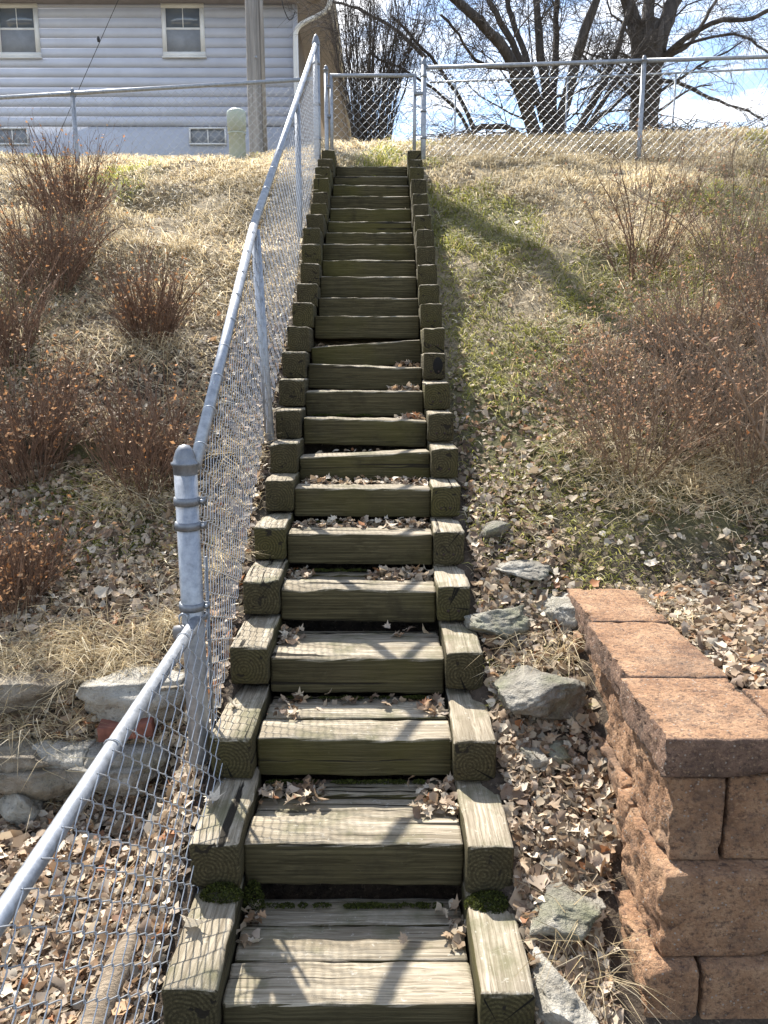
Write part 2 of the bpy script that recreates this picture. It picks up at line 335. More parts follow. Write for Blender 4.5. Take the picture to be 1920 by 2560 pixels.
def galv(name, dark=1.0):
    m, t, b, o = mat_new(name); v = coords(t)
    n1 = noise(t, v, 30, 5, 0.7); n2 = noise(t, coords(t, (60, 60, 4)), 1.0, 4, 0.6)
    c = ramp(t, n1, [(0.3, tuple(q * dark for q in (0.22, 0.235, 0.255))), (0.7, tuple(q * dark for q in (0.42, 0.44, 0.47)))])
    c = mixc(t, ramp(t, n2, [(0.55, (0, 0, 0)), (0.75, (0.5, 0.5, 0.5))]), c, (0.27, 0.28, 0.29))
    t.links.new(c, b.inputs['Base Color']); b.inputs['Metallic'].default_value = 0.55
    t.links.new(ramp(t, n1, [(0, (0.34,) * 3), (1, (0.62,) * 3)]), b.inputs['Roughness']); bump(t, b, n1, 0.08, 0.002)
    return m
M['galv'] = galv('galvanised_steel'); M['galv_dark'] = galv('dull_cast_fitting', 0.6)
m, t, b, o = mat_new('galvanised_wire'); b.inputs['Base Color'].default_value = (0.43, 0.45, 0.475, 1); b.inputs['Metallic'].default_value = 0.5; b.inputs['Roughness'].default_value = 0.42; M['wire'] = m

def foliage(name, trans=0.45, rough=0.7):
    m, t, b, o = mat_new(name); a = t.nodes.new('ShaderNodeVertexColor'); a.layer_name = 'Col'
    t.links.new(a.outputs[0], b.inputs['Base Color']); b.inputs['Roughness'].default_value = rough; b.inputs['Specular IOR Level'].default_value = 0.3
    tr = t.nodes.new('ShaderNodeBsdfTranslucent'); t.links.new(a.outputs[0], tr.inputs[0])
    mx = t.nodes.new('ShaderNodeMixShader'); mx.inputs[0].default_value = trans
    t.links.new(b.outputs[0], mx.inputs[1]); t.links.new(tr.outputs[0], mx.inputs[2]); t.links.new(mx.outputs[0], o.inputs[0])
    return m
M['grass'] = foliage('dry_grass_blades', 0.55, 0.5); M['leaf'] = foliage('dead_leaves', 0.30, 0.6); M['moss'] = foliage('moss', 0.3, 0.9)
def bark(name, c0, c1, sc=(18, 18, 3)):
    m, t, b, o = mat_new(name); n1 = noise(t, coords(t, sc), 1.0, 6, 0.7, 0.5)
    t.links.new(ramp(t, n1, [(0.3, c0), (0.7, c1)]), b.inputs['Base Color']); b.inputs['Roughness'].default_value = 0.9; bump(t, b, n1, 0.7, 0.03); return m
M['bark'] = bark('tree_bark', (0.03, 0.025, 0.021), (0.125, 0.103, 0.086)); M['bark2'] = bark('ridged_bark', (0.03, 0.025, 0.021), (0.13, 0.108, 0.09), (12, 12, 1.6))
M['stem'] = bark('shrub_stems', (0.07, 0.041, 0.027), (0.35, 0.21, 0.13), (40, 40, 10)); M['stem_r'] = bark('reddish_twigs', (0.12, 0.08, 0.054), (0.46, 0.33, 0.22), (40, 40, 10))
M['pole'] = bark('grey_pole_wood', (0.15, 0.14, 0.13), (0.41, 0.385, 0.355), (24, 24, 0.9)); M['log'] = bark('rotting_log', (0.10, 0.07, 0.045), (0.38, 0.30, 0.21), (4, 60, 60))
def rockm(name, c0, c1, c2, lich=(0.16, 0.17, 0.09)):
    m, t, b, o = mat_new(name); v = coords(t); n1 = noise(t, v, 9, 8, 0.7); n2 = noise(t, v, 38, 5, 0.7); n3 = noise(t, v, 4, 4, 0.6)
    c = ramp(t, n1, [(0.3, c0), (0.5, c1), (0.72, c2)]); c = mixc(t, ramp(t, n3, [(0.5, (0, 0, 0)), (0.68, (0.7,) * 3)]), c, lich)
    c = mixc(t, ramp(t, n2, [(0.3, (0.7,) * 3), (0.42, (0, 0, 0))]), c, (0.05, 0.047, 0.04))
    t.links.new(c, b.inputs['Base Color']); b.inputs['Roughness'].default_value = 0.92
    hh = mixc(t, 0.5, n1, n2); bump(t, b, hh, 1.0, 0.06); return m
M['rock'] = rockm('limestone', (0.10, 0.088, 0.068), (0.27, 0.245, 0.20), (0.48, 0.45, 0.385)); M['rock_w'] = rockm('pale_limestone', (0.19, 0.17, 0.135), (0.41, 0.38, 0.32), (0.60, 0.57, 0.50), (0.22, 0.20, 0.14))
M['rock_t'] = rockm('tan_limestone', (0.12, 0.095, 0.07), (0.26, 0.22, 0.165), (0.40, 0.36, 0.29), (0.2, 0.17, 0.11))
def blockm(name, dark):
    m, t, b, o = mat_new(name); v = coords(t); n1 = noise(t, v, 7, 6, 0.65); n2 = noise(t, v, 60, 5, 0.75); n3 = noise(t, v, 22, 4, 0.7)
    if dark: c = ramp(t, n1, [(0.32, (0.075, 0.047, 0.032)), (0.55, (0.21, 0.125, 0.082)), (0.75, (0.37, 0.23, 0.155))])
    else: c = ramp(t, n1, [(0.28, (0.165, 0.083, 0.043)), (0.48, (0.33, 0.182, 0.096)), (0.72, (0.48, 0.30, 0.175))])
    vo = N(t, 'ShaderNodeTexVoronoi'); vo.inputs['Scale'].default_value = 105; vo.inputs['Randomness'].default_value = 1.0; t.links.new(v, vo.inputs['Vector'])
    c = mixc(t, ramp(t, n2, [(0.36, (0.8,) * 3), (0.50, (0, 0, 0))]), c, (0.060, 0.034, 0.026)); n4 = noise(t, v, 110, 3, 0.75); c = mixc(t, ramp(t, n4, [(0.55, (0, 0, 0)), (0.68, (0.6,) * 3)]), c, (0.46, 0.30, 0.175))
    sel = N(t, 'ShaderNodeMath', operation='GREATER_THAN'); sel.inputs[1].default_value = 0.86; sx = t.nodes.new('ShaderNodeSeparateXYZ'); t.links.new(vo.outputs['Color'], sx.inputs[0]); t.links.new(sx.outputs[0], sel.inputs[0])
    sp = N(t, 'ShaderNodeMath', operation='MULTIPLY'); t.links.new(ramp(t, vo.outputs['Distance'], [(0.22, (1, 1, 1)), (0.36, (0, 0, 0))]), sp.inputs[0]); t.links.new(sel.outputs[0], sp.inputs[1])
    c = mixc(t, sp.outputs[0], c, mixc(t, n3, (0.20, 0.17, 0.15), (0.52, 0.43, 0.34)))
    c = mixc(t, ramp(t, n3, [(0.55, (0, 0, 0)), (0.70, (0.6,) * 3)]), c, (0.11, 0.066, 0.048)); c = mixc(t, ramp(t, noise(t, v, 3.2, 5, 0.7), [(0.52, (0, 0, 0)), (0.68, (0.55,) * 3)]), c, (0.10, 0.075, 0.058))
    t.links.new(c, b.inputs['Base Color']); b.inputs['Roughness'].default_value = 0.93
    bump(t, b, mixc(t, 0.5, n2, n3), 1.0, 0.035); return m
M['block'] = blockm('red_concrete_block', False); M['block_d'] = blockm('dark_concrete_block', True)
def plain(name, c, rough=0.6, var=0.12, metal=0.0, sc=6):
    m, t, b, o = mat_new(name); n1 = noise(t, coords(t), sc, 5, 0.6)
    t.links.new(ramp(t, n1, [(0.3, tuple(q * (1 - var) for q in c)), (0.7, tuple(min(1, q * (1 + var)) for q in c))]), b.inputs['Base Color'])
    b.inputs['Roughness'].default_value = rough; b.inputs['Metallic'].default_value = metal; return m
M['siding'] = plain('grey_lilac_siding_paint', (0.58, 0.595, 0.66), 0.6, 0.09, 0, 1.4); M['found'] = plain('painted_foundation', (0.52, 0.54, 0.60), 0.8, 0.06)
M['trim'] = plain('white_trim', (0.82, 0.81, 0.78), 0.5, 0.05); M['soffit'] = plain('brown_soffit', (0.27, 0.24, 0.225), 0.8); M['brown'] = plain('brown_side_cladding', (0.235, 0.19, 0.15), 0.8, 0.2)
M['roof'] = plain('roof_shingle', (0.09, 0.085, 0.08), 0.9, 0.3, 0, 20); M['screen'] = plain('insect_screen', (0.27, 0.285, 0.31), 0.85, 0.12); M['ped'] = plain('pale_green_enamel', (0.37, 0.41, 0.33), 0.5, 0.06)
M['brick'] = plain('red_clay_brick', (0.18, 0.068, 0.045), 0.9, 0.45, 0, 22); M['black'] = plain('black_cable', (0.02, 0.02, 0.02), 0.6); M['lock'] = plain('tarnished_padlock', (0.24, 0.23, 0.22), 0.5, 0.2, 0.4)
m, t, b, o = mat_new('window_glass'); b.inputs['Base Color'].default_value = (0.13, 0.155, 0.19, 1); b.inputs['Roughness'].default_value = 0.04; b.inputs['Specular IOR Level'].default_value = 0.9; M['glass'] = m

M['spike'] = plain('rusted_spike', (0.035, 0.02, 0.014), 0.9, 0.3)
def ground_mat():
    m, t, b, o = mat_new('hill_soil_and_thatch'); v = coords(t, (1, 1, 1), 'Object', False)
    n2 = noise(t, v, 22, 6, 0.7); n3 = noise(t, v, 60, 4, 0.7)
    a = t.nodes.new('ShaderNodeVertexColor'); a.layer_name = 'Col'
    c = mixc(t, 1.0, a.outputs[0], ramp(t, n2, [(0.3, (0.45,) * 3), (0.7, (1.5,) * 3)]), 'MULTIPLY')
    c = mixc(t, ramp(t, n3, [(0.58, (0, 0, 0)), (0.7, (0.45,) * 3)]), c, (0.36, 0.29, 0.20))
    t.links.new(c, b.inputs['Base Color']); b.inputs['Roughness'].default_value = 1.0; bump(t, b, n2, 1.0, 0.03); return m
M['ground'] = ground_mat()

# ------------------------------------------------------------------ the ground, one sheet
def axis(lo, hi, step, far_lo, far_hi):
    a = list(np.arange(lo, hi + 1e-6, step)); s = step * 1.3
    p = a[-1]
    while p < far_hi: s *= 1.22; p += s; a.append(p)
    s = step * 1.3; p = a[0]
    while p > far_lo: s *= 1.22; p -= s; a.insert(0, p)
    return np.array(a)
gx = axis(-3.4, 3.6, 0.033, -250, 250); gy = axis(0.9, 9.6, 0.033, -120, 300)
GX, GY = np.meshgrid(gx, gy); GZ = ground(GX, GY)
nx_, ny_ = len(gx), len(gy); ii = (np.arange(ny_ - 1)[:, None] * nx_ + np.arange(nx_ - 1)[None]).ravel()
hum, tha, mos = np.array([0.060, 0.043, 0.029]), np.array([0.27, 0.215, 0.135]), np.array([0.13, 0.13, 0.04])
wg = np.where(GX > 0.3, sstep(4.2, 5.6, GY + 0.6 * vn(GX * 2, GY * 2, 45)), sstep(4.5, 6.0, GY + 0.9 * vn(GX * 1.6, GY * 1.6, 46)))[..., None]
gc = hum * (1 - wg) + tha * wg; wm = (0.6 * sstep(0.05, 0.3, vn(GX * 1.3 + 5, GY * 1.1, 41)) * sstep(2.9, 3.6, GY))[..., None]; gc = gc * (1 - wm) + mos * wm
gme = make_mesh('ground', np.stack([GX, GY, GZ], -1).reshape(-1, 3), np.stack([ii, ii + 1, ii + 1 + nx_, ii + nx_], -1), M['ground'], smooth=True, col=gc.reshape(-1, 3))
tag(link('ground', gme), kind='structure')

# ------------------------------------------------------------------ timber stairs
stairs = thing('timber_staircase', (-0.1, 1.7, -1.75), 'long weathered landscape-timber staircase climbing the hill to the gate', 'staircase')
def timber(name, c, size, axis_, parent, seed, rz=0.0, ry=0.0, rx=0.0, rough=0.004, mat=None):
    sx, sy, sz = size
    nx, ny, nz = (14, 5, 5) if axis_ == 0 else (5, 9, 5)
    V, Q = roundbox(sx, sy, sz, nx, ny, nz, 0.010)
    r = np.random.default_rng(seed)
    V = V + (r.normal(0, 1, V.shape) * rough * 0.22)
    off = r.uniform(0, 50, 3)
    V = V + np.stack([vn3(V + off, 14, k) for k in (1, 2, 3)], -1) * rough * 0.9
    top = V[:, 2] > sz / 2 - 0.03                      # worn arris along the top front edge
    chip = np.clip(vn3(V + off, 9 if axis_ == 0 else 16, 4) - 0.18, 0, 1)
    V[top & (V[:, 1] < -sy / 2 + 0.02), 2] -= chip[top & (V[:, 1] < -sy / 2 + 0.02)] * 0.022
    e = Euler((rx, ry, rz)).to_matrix()
    V = V @ np.array(e).T
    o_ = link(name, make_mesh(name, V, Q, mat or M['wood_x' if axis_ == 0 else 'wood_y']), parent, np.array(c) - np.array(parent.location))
    return o_
TD = 0.145
tread_list = []
for k, s in enumerate(ST):
    Y, XL, ZL, XR, ZR, YT, A, B, Z1, C_, D, Z2 = s
    xl, xr = max(B, XL - 0.012) + 0.002, min(C_, XR + 0.012) - 0.002
    zc = (ZL + ZR) / 2; tilt = -math.atan2(ZR - ZL, xr - xl)
    hgt = 0.142
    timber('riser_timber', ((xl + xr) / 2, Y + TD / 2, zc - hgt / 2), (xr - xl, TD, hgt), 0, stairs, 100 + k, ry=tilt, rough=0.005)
    Yn = ST[k - 1][0] if k else 8.0
    room = Yn - (Y + TD) + (0.0 if k == 0 else 0.05)
    if room > 0.03:
        w = min(0.138, room); dz = [-0.012, -0.02, -0.03][k % 3] if k not in (20, 23) else -0.004
        if k == 21: dz = 0.004
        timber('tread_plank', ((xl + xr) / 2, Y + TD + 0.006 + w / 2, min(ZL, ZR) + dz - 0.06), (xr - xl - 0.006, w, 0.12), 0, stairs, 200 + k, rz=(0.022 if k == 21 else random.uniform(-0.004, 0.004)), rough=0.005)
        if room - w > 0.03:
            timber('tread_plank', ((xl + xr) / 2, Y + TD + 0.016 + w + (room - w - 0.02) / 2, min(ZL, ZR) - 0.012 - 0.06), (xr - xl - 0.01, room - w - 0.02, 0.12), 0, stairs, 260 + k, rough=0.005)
    for side in (0, 1):
        x0, x1, zt = (A, B, Z1) if side == 0 else (C_, D, Z2)
        x0 -= 0.004 if side == 0 else 0; x1 += 0.004 if side == 1 else 0
        YB = (ST[k - 1][5] if k else YT + 0.30) + 0.10
        hh = 0.150 if k else 0.19
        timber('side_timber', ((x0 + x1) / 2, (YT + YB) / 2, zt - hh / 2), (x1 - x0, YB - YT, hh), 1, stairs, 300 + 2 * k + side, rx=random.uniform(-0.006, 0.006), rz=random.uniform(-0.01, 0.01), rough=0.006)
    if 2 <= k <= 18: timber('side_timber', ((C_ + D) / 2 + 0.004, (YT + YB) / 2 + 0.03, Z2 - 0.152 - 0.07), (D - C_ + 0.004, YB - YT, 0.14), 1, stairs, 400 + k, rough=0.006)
    tread_list.append((Y, Yn, xl, xr, ZL, ZR))
for k in range(11, 20):
    s = ST[k]
    for dx in (0.045, 0.088):
        V, Fc = lathe([(0.0005, 0.006), (0.0055, 0.005), (0.0065, 0.0), (0.0005, -0.004)], 8)
        part('spike_head', np.stack([V[:, 0], -V[:, 2], V[:, 1]], -1) + np.array([s[9] + dx, s[5] - 0.001, s[11] - 0.105]), Fc, M['spike'], stairs)
# bottom step front board and rotten hole plug in one kerb end
hs = ST[13]
Vh, Fh = lathe([(0.001, 0.0), (0.030, 0.0), (0.042, 0.004), (0.036, 0.012), (0.001, 0.014)], 14)
Vh = np.stack([Vh[:, 0] * 0.75, -Vh[:, 2], Vh[:, 1] * 1.25], -1) + np.array([hs[9] + 0.083, hs[5] + 0.010, hs[11] - 0.072])
hm, ht, hb, ho = mat_new('black_rot'); hb.inputs['Base Color'].default_value = (0.006, 0.005, 0.004, 1); hb.inputs['Roughness'].default_value = 1
part('rot_hole', Vh, Fh, hm, stairs)

# ------------------------------------------------------------------ chain link fences
DM = 0.084
def wire_mesh(name, a, up, nor, h, r, odd):
    n = int(round(h / (DM / 2))); P = []
    for j in range(n + 1):
        right = (j + odd) % 2
        s = DM / 2 if right else 0.0
        e = 0.0035 if right else -0.0035
        dz = 0.16 * DM / 2
        if j > 0: P.append((s - (1 if right else -1) * 0.10 * DM / 2, j * DM / 2 - dz, -0.0026))
        P.append((s + e, j * DM / 2, 0.0))
        if j < n: P.append((s - (1 if right else -1) * 0.10 * DM / 2, j * DM / 2 + dz, 0.0026))
    P = np.array(P); P3 = P[:, :1] * a + P[:, 1:2] * up + P[:, 2:] * nor
    V, Fc = tubes(P3, np.full(len(P3), r), 4)
    return make_mesh(name, V, Fc, M['wire'], smooth=True)
def chain(parent, p0, p1, h0, up=(0, 0, 1), r=0.0014, top_clear=0.02):
    """wires hang from the line p0-p1 (rail) down to h0 metres below"""
    p0 = np.array(p0, float); p1 = np.array(p1, float); d = p1 - p0; ln = np.linalg.norm(d[:2]); a = d / ln; up = np.array(up, float)
    nor = unit(np.cross(a, up)); n = int(ln / (DM / 2)); sl = a * 1.0
    ms = [wire_mesh('wire', sl, up, nor, h0, r, 0), wire_mesh('wire', sl, up, nor, h0, r, 1)]
    for k in range(n):
        q = p0 + a * (k * DM / 2) - up * (h0 + top_clear) - np.array(parent.location)
        link('wire', ms[k % 2], parent, q)
def ring(name, c, ax, R0, r, mat, parent, m=18):
    ax = unit(np.array(ax, float)); ref = np.array([1.0, 0, 0]) if abs(ax[0]) < 0.8 else np.array([0, 1.0, 0])
    u = unit(np.cross(ax, ref)); w = np.cross(ax, u); a = np.linspace(0, 2 * np.pi, m + 1)
    P = np.array(c) + R0 * (np.cos(a)[:, None] * u + np.sin(a)[:, None] * w)
    V, Fc = tubes(P, np.full(len(P), r), 6); return part(name, V, Fc, mat, parent, smooth=True)
def band(name, c, R0, h, mat, parent):
    V, Fc = lathe([(R0 - 0.001, -h / 2), (R0 + 0.004, -h / 2), (R0 + 0.0055, 0), (R0 + 0.004, h / 2), (R0 - 0.001, h / 2)], 22, c); return part(name, V, Fc, mat, parent)
def bolt(c, R0, parent):
    V, Fc = lathe([(0.0005, 0.012), (0.006, 0.011), (0.007, 0.0), (0.005, -0.02)], 6); V = np.stack([V[:, 0], -V[:, 2], V[:, 1]], -1)
    part('bolt', V + np.array(c) + [R0 + 0.011, 0.0, 0], Fc, M['galv'], parent)
    V, Fc = box(R0 + 0.001, R0 + 0.022, 0.004, 0.009, -0.012, 0.012); part('band_lug', V + np.array(c), Fc, M['galv_dark'], parent)
def dome(c, R0, parent, hgt=0.062, pointed=False):
    if pointed: prof = [(R0 + 0.004, -0.03), (R0 + 0.004, 0), (R0 + 0.001, 0.006), (R0 * 0.7, hgt * 0.6), (R0 * 0.18, hgt * 0.95), (0.0005, hgt)]
    else: prof = [(R0 + 0.001, -0.034), (R0 + 0.003, -0.006), (R0 + 0.008, -0.003), (R0 + 0.008, 0.004), (R0 + 0.001, 0.008), (R0 * 0.95, hgt * 0.35), (R0 * 0.75, hgt * 0.7), (R0 * 0.45, hgt * 0.93), (0.0005, hgt)]
    V, Fc = lathe(prof, 24, c); return part('post_cap', V, Fc, M['galv_dark'], parent, smooth=True)
def tie(p, ax, R0, parent, mesh_dir):
    ring('tie_wire', p, ax, R0 + 0.002, 0.0017, M['wire'], parent, 16)

PA = np.array([-0.632, 2.43, 0.0])
RP = [np.array([-0.606, 2.45, -0.315]), np.array([-0.634, 3.93, 0.665]), np.array([-0.632, 7.75, 2.90])]
stf = thing('chain_link_fence', (-0.63, 2.43, -1.45), 'galvanised chain-link fence climbing beside the left edge of the stairs', 'fence')
pipe('terminal_post', PA + [0.004, 0, -1.62], PA + [0, 0, -0.30], 0.0365, M['galv'], stf, 24)
dome(PA + [0, 0, -0.305], 0.0365, stf, 0.062)
for z in (-0.425, -0.505, -0.775): band('brace_band', PA + [0, 0, z], 0.037, 0.026, M['galv_dark'], stf); bolt(PA + [0, 0, z], 0.037, stf)
pipe('top_rail', RP[0], RP[1], 0.0205, M['galv'], stf, 16); pipe('top_rail', RP[1], RP[2], 0.0205, M['galv'], stf, 16)
pipe('line_post', (-0.592, 4.10, -0.75), RP[1] + [0.004, 0.02, -0.01], 0.024, M['galv'], stf, 16)
pipe('line_post', (-0.62, 5.95, 0.6), RP[1] + (RP[2] - RP[1]) * 0.53 + [0.012, 0, -0.01], 0.021, M['galv'], stf, 14)
pipe('terminal_post', (-0.628, 7.78, 1.55), (-0.628, 7.78, 2.935), 0.033, M['galv'], stf, 20); dome((-0.628, 7.78, 2.935), 0.033, stf, 0.07, True)
for z in (2.75, 2.4, 2.1): band('brace_band', (-0.628, 7.78, z), 0.033, 0.024, M['galv_dark'], stf)
chain(stf, RP[0] + [0.016, -0.02, 0], RP[1] + [0.024, 0, 0], 0.98, up=unit(np.array([0.0, 0, 1.0])))
chain(stf, RP[1] + [0.024, 0, 0], RP[2] + [0.02, 0, 0], 0.98, up=unit(np.array([-0.01, 0, 1.0])))
for a_, b_, n_ in ((RP[0], RP[1], 9), (RP[1], RP[2], 13)):
    for k in range(n_):
        q = a_ + (b_ - a_) * ((k + 0.5) / n_); tie(q + [0.003, 0, -0.003], b_ - a_, 0.0215, stf, 1)
pipe('tension_bar', (-0.592, 2.475, -1.33), (-0.590, 2.475, -0.62), 0.006, M['galv_dark'], stf, 8)

RL = [np.array([-0.612, 2.44, -0.815]), np.array([-0.70, 1.33, -0.985]), np.array([-0.79, 0.20, -1.158])]
lof = thing('chain_link_fence', (-0.66, 2.3, -1.6), 'lower level run of chain-link fence below the domed post', 'fence')
pipe('top_rail', RL[0], RL[2], 0.0205, M['galv'], lof, 24)
band('rail_end_cup', RL[0] + [0, 0.004, 0], 0.022, 0.02, M['galv_dark'], lof)
chain(lof, RL[0] + [0.026, -0.03, 0], RL[1] + [0.026, 0, 0], 0.80, up=unit(np.array([-0.10, 0, 1.0])), r=0.0018, top_clear=-0.03)
chain(lof, RL[1] + [0.026, 0, 0], RL[2] + [0.026, 0, 0], 0.80, up=unit(np.array([-0.10, 0, 1.0])), r=0.0018, top_clear=-0.03)
for f_ in (0.14, 0.62): tie(RL[0] + (RL[1] - RL[0]) * f_, RL[1] - RL[0], 0.0215, lof, 1)
pk = PA + np.array([-0.006, -0.046, -0.835])
lock = thing('padlock', pk, 'tarnished round padlock hanging from the domed fence post', 'padlock')
V, Fc = lathe([(0.0005, -0.028), (0.030, -0.028), (0.033, -0.024), (0.034, 0.004), (0.029, 0.014), (0.0005, 0.018)], 22); link('lock_body', make_mesh('lock_body', V * [1, 0.55, 1], Fc, M['lock'], smooth=False), lock, (-0.012, -0.012, -0.005))
a = np.linspace(0, np.pi, 9); P = np.concatenate([[[0.013, 0, 0]], np.stack([0.013 * np.cos(a), 0 * a, 0.022 + 0.013 * np.sin(a)], -1), [[-0.013, 0, 0]]]) + np.array([-0.012, 0, 0.012])
V, Fc = tubes(P, np.full(len(P), 0.0035), 7); link('shackle', make_mesh('shackle', V, Fc, M['galv'], smooth=True), lock)

YG = 8.3
def post_at(par, x, ztop, r, name='line_post', Y=YG, pointed=True, bury=0.35):
    g = float(ground(x, Y)); pipe(name, (x, Y, g - bury), (x, Y, ztop), r, M['galv'], par, 16); dome((x, Y, ztop), r, par, 0.05, pointed)
rf = thing('chain_link_fence', (1.6, YG, 2.0), 'chain-link fence along the crest right of the gate', 'fence')
post_at(rf, 0.395, 2.95, 0.026, 'terminal_post')
RR = [np.array([0.40, YG, 2.90]), np.array([2.57, YG, 2.965]), np.array([5.6, YG, 3.05])]
post_at(rf, 2.57, 2.965, 0.023, pointed=False); post_at(rf, 5.4, 3.045, 0.023, pointed=False)
pipe('top_rail', RR[0], RR[1], 0.019, M['galv'], rf, 12); pipe('top_rail', RR[1], RR[2], 0.019, M['galv'], rf, 12)
for z in (2.82, 2.5, 2.25): band('brace_band', (0.395, YG, z), 0.026, 0.022, M['galv_dark'], rf)
chain(rf, RR[0] + [0.02, -0.02, 0], RR[1] + [0, -0.02, 0], 0.90); chain(rf, RR[1] + [0, -0.02, 0], RR[2] + [0, -0.02, 0], 0.90)
for k in range(14): tie(RR[0] + (RR[1] - RR[0]) * ((k + 0.5) / 7 if k < 7 else 1) + (RR[2] - RR[1]) * (0 if k < 7 else (k - 6.5) / 7), (1, 0, 0), 0.02, rf, 1)

gt = thing('gate', (-0.12, YG, 1.95), 'narrow chain-link gate at the top of the stairs', 'gate')
gz0, gz1, gx0, gx1 = 1.98, 2.83, -0.525, 0.305
for x in (gx0, gx1): pipe('gate_upright', (x, YG, gz0), (x, YG, gz1), 0.0175, M['galv'], gt, 14)
for z in (gz0, gz1): pipe('gate_bar', (gx0 - 0.017, YG, z), (gx1 + 0.017, YG, z), 0.0175, M['galv'], gt, 14)
pipe('hinge_post', (-0.575, YG, 1.6), (-0.575, YG, 2.88), 0.021, M['galv'], gt, 14); dome((-0.575, YG, 2.88), 0.021, gt, 0.045, False)
for z in (2.05, 2.45, 2.72): band('hinge', (-0.55, YG, z), 0.021, 0.03, M['galv_dark'], gt)
V, Fc = roundbox(0.09, 0.035, 0.03, 4, 3, 3, 0.004); link('latch', make_mesh('latch', V, Fc, M['galv_dark']), gt, np.array([0.345, YG - 0.01, 2.66]) - np.array(gt.location))
chain(gt, (gx0 + 0.015, YG - 0.018, gz1 - 0.02), (gx1, YG - 0.018, gz1 - 0.02), 0.80)

lf = thing('chain_link_fence', (-3.5, YG, 1.9), 'chain-link fence in front of the grey house', 'fence')
RA, RB = np.array([-0.66, YG, 2.80]), np.array([-5.6, YG, 2.53])
pipe('top_rail', RB, RA, 0.019, M['galv'], lf, 12)
for x in (-3.10, -5.35): post_at(lf, x, float(np.interp(x, [-5.6, -0.66], [2.53, 2.80])), 0.022, pointed=False)
chain(lf, RB + [0, -0.02, 0], RA + [0, -0.02, 0], 0.86)
for k in range(12): tie(RB + (RA - RB) * ((k + 0.5) / 12), (1, 0, 0), 0.02, lf, 1)
ff = thing('rail_fence', (4, 13, 2.6), 'thin pipe rail fence beyond the crest, in front of the trees', 'fence')
for x0_, y0_, x1_, y1_ in ((1075, 206, 1573, 188), (1573, 188, 1960, 170)):
    pipe('top_rail', at(x0_, y0_, 13.0), at(x1_, y1_, 13.0), 0.015, M['galv'], ff, 10)
for x_ in (1139, 1419, 1690):
    q = at(x_, 203 - (x_ - 1139) * 0.035, 13.0); pipe('line_post', (q[0], 13.0, 2.3), q, 0.015, M['galv'], ff, 10)

# ------------------------------------------------------------------ segmental block wall
wallr = thing('block_retaining_wall', (1.0, 1.8, -1.75), 'rough red concrete block retaining wall right of the stairs', 'retaining wall')
def block(name, x0, x1, y0, y1, z0, z1, seed, split=(), cap=False):
    sx, sy, sz = x1 - x0 - 0.004, y1 - y0 - 0.004, z1 - z0 - 0.003
    nx, ny, nz = max(4, int(sx / 0.03)), max(4, int(sy / 0.013)), max(5, int(sz / 0.012))
    V, Q = roundbox(sx, sy, sz, nx, ny, nz, 0.006); r = np.random.default_rng(seed); off = r.uniform(0, 40, 3)
    d = np.zeros_like(V); e = np.array([sx, sy, sz]) / 2
    nf = fr3(V, 70, 3, off); d += 0.0016 * nf[:, None] * unit(V / e)
    for ax, sg in split:
        w = np.clip(1 - (e[ax] - sg * V[:, ax]) / 0.016, 0, 1)
        vo_ = vor3(V, 34, off); lo_ = fr3(V, 9, 4, off)
        d[:, ax] += sg * w * ((0.006 if cap else 0.010) * lo_ + (0.009 if cap else 0.014) * (vo_[:, 2] - 0.5) - 0.006 + 0.004 * nf)
    edg = (np.abs(np.abs(V) - e) < 0.012).sum(1) >= 2; ch = np.clip(fr3(V, 26, 3, off + 5) - 0.12, 0, 0.6); d -= np.where(edg, ch, 0)[:, None] * np.sign(V) * np.where(np.abs(np.abs(V) - e) < 0.012, 0.020, 0.0)
    V = V + d
    fc = V[Q].mean(1); mi = np.zeros(len(Q), int)
    if cap: mi[(fc[:, 0] < -e[0] + 0.03) & (np.abs(fc[:, 2]) < e[2] - 0.004) | (fc[:, 1] < -e[1] + 0.012)] = 1  # cap fronts and stair-side faces take the darker block material
    c = np.array([(x0 + x1) / 2, (y0 + y1) / 2, (z0 + z1) / 2]) - np.array(wallr.location)
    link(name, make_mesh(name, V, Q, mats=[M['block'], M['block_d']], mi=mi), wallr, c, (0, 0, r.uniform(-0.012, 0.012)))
LXN, FYN = (0, -1), (1, -1)
for i, (y0, y1) in enumerate(((1.79, 2.185), (2.19, 2.70), (2.705, 3.13))):
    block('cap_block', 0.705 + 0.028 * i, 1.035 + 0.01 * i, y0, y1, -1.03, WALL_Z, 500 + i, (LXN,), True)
block('cap_block', 1.045, 1.47, 1.80, 2.12, -1.03, WALL_Z - 0.004, 504, (), True); block('cap_block', 1.475, 1.92, 1.80, 2.12, -1.03, WALL_Z - 0.002, 505, (), True)
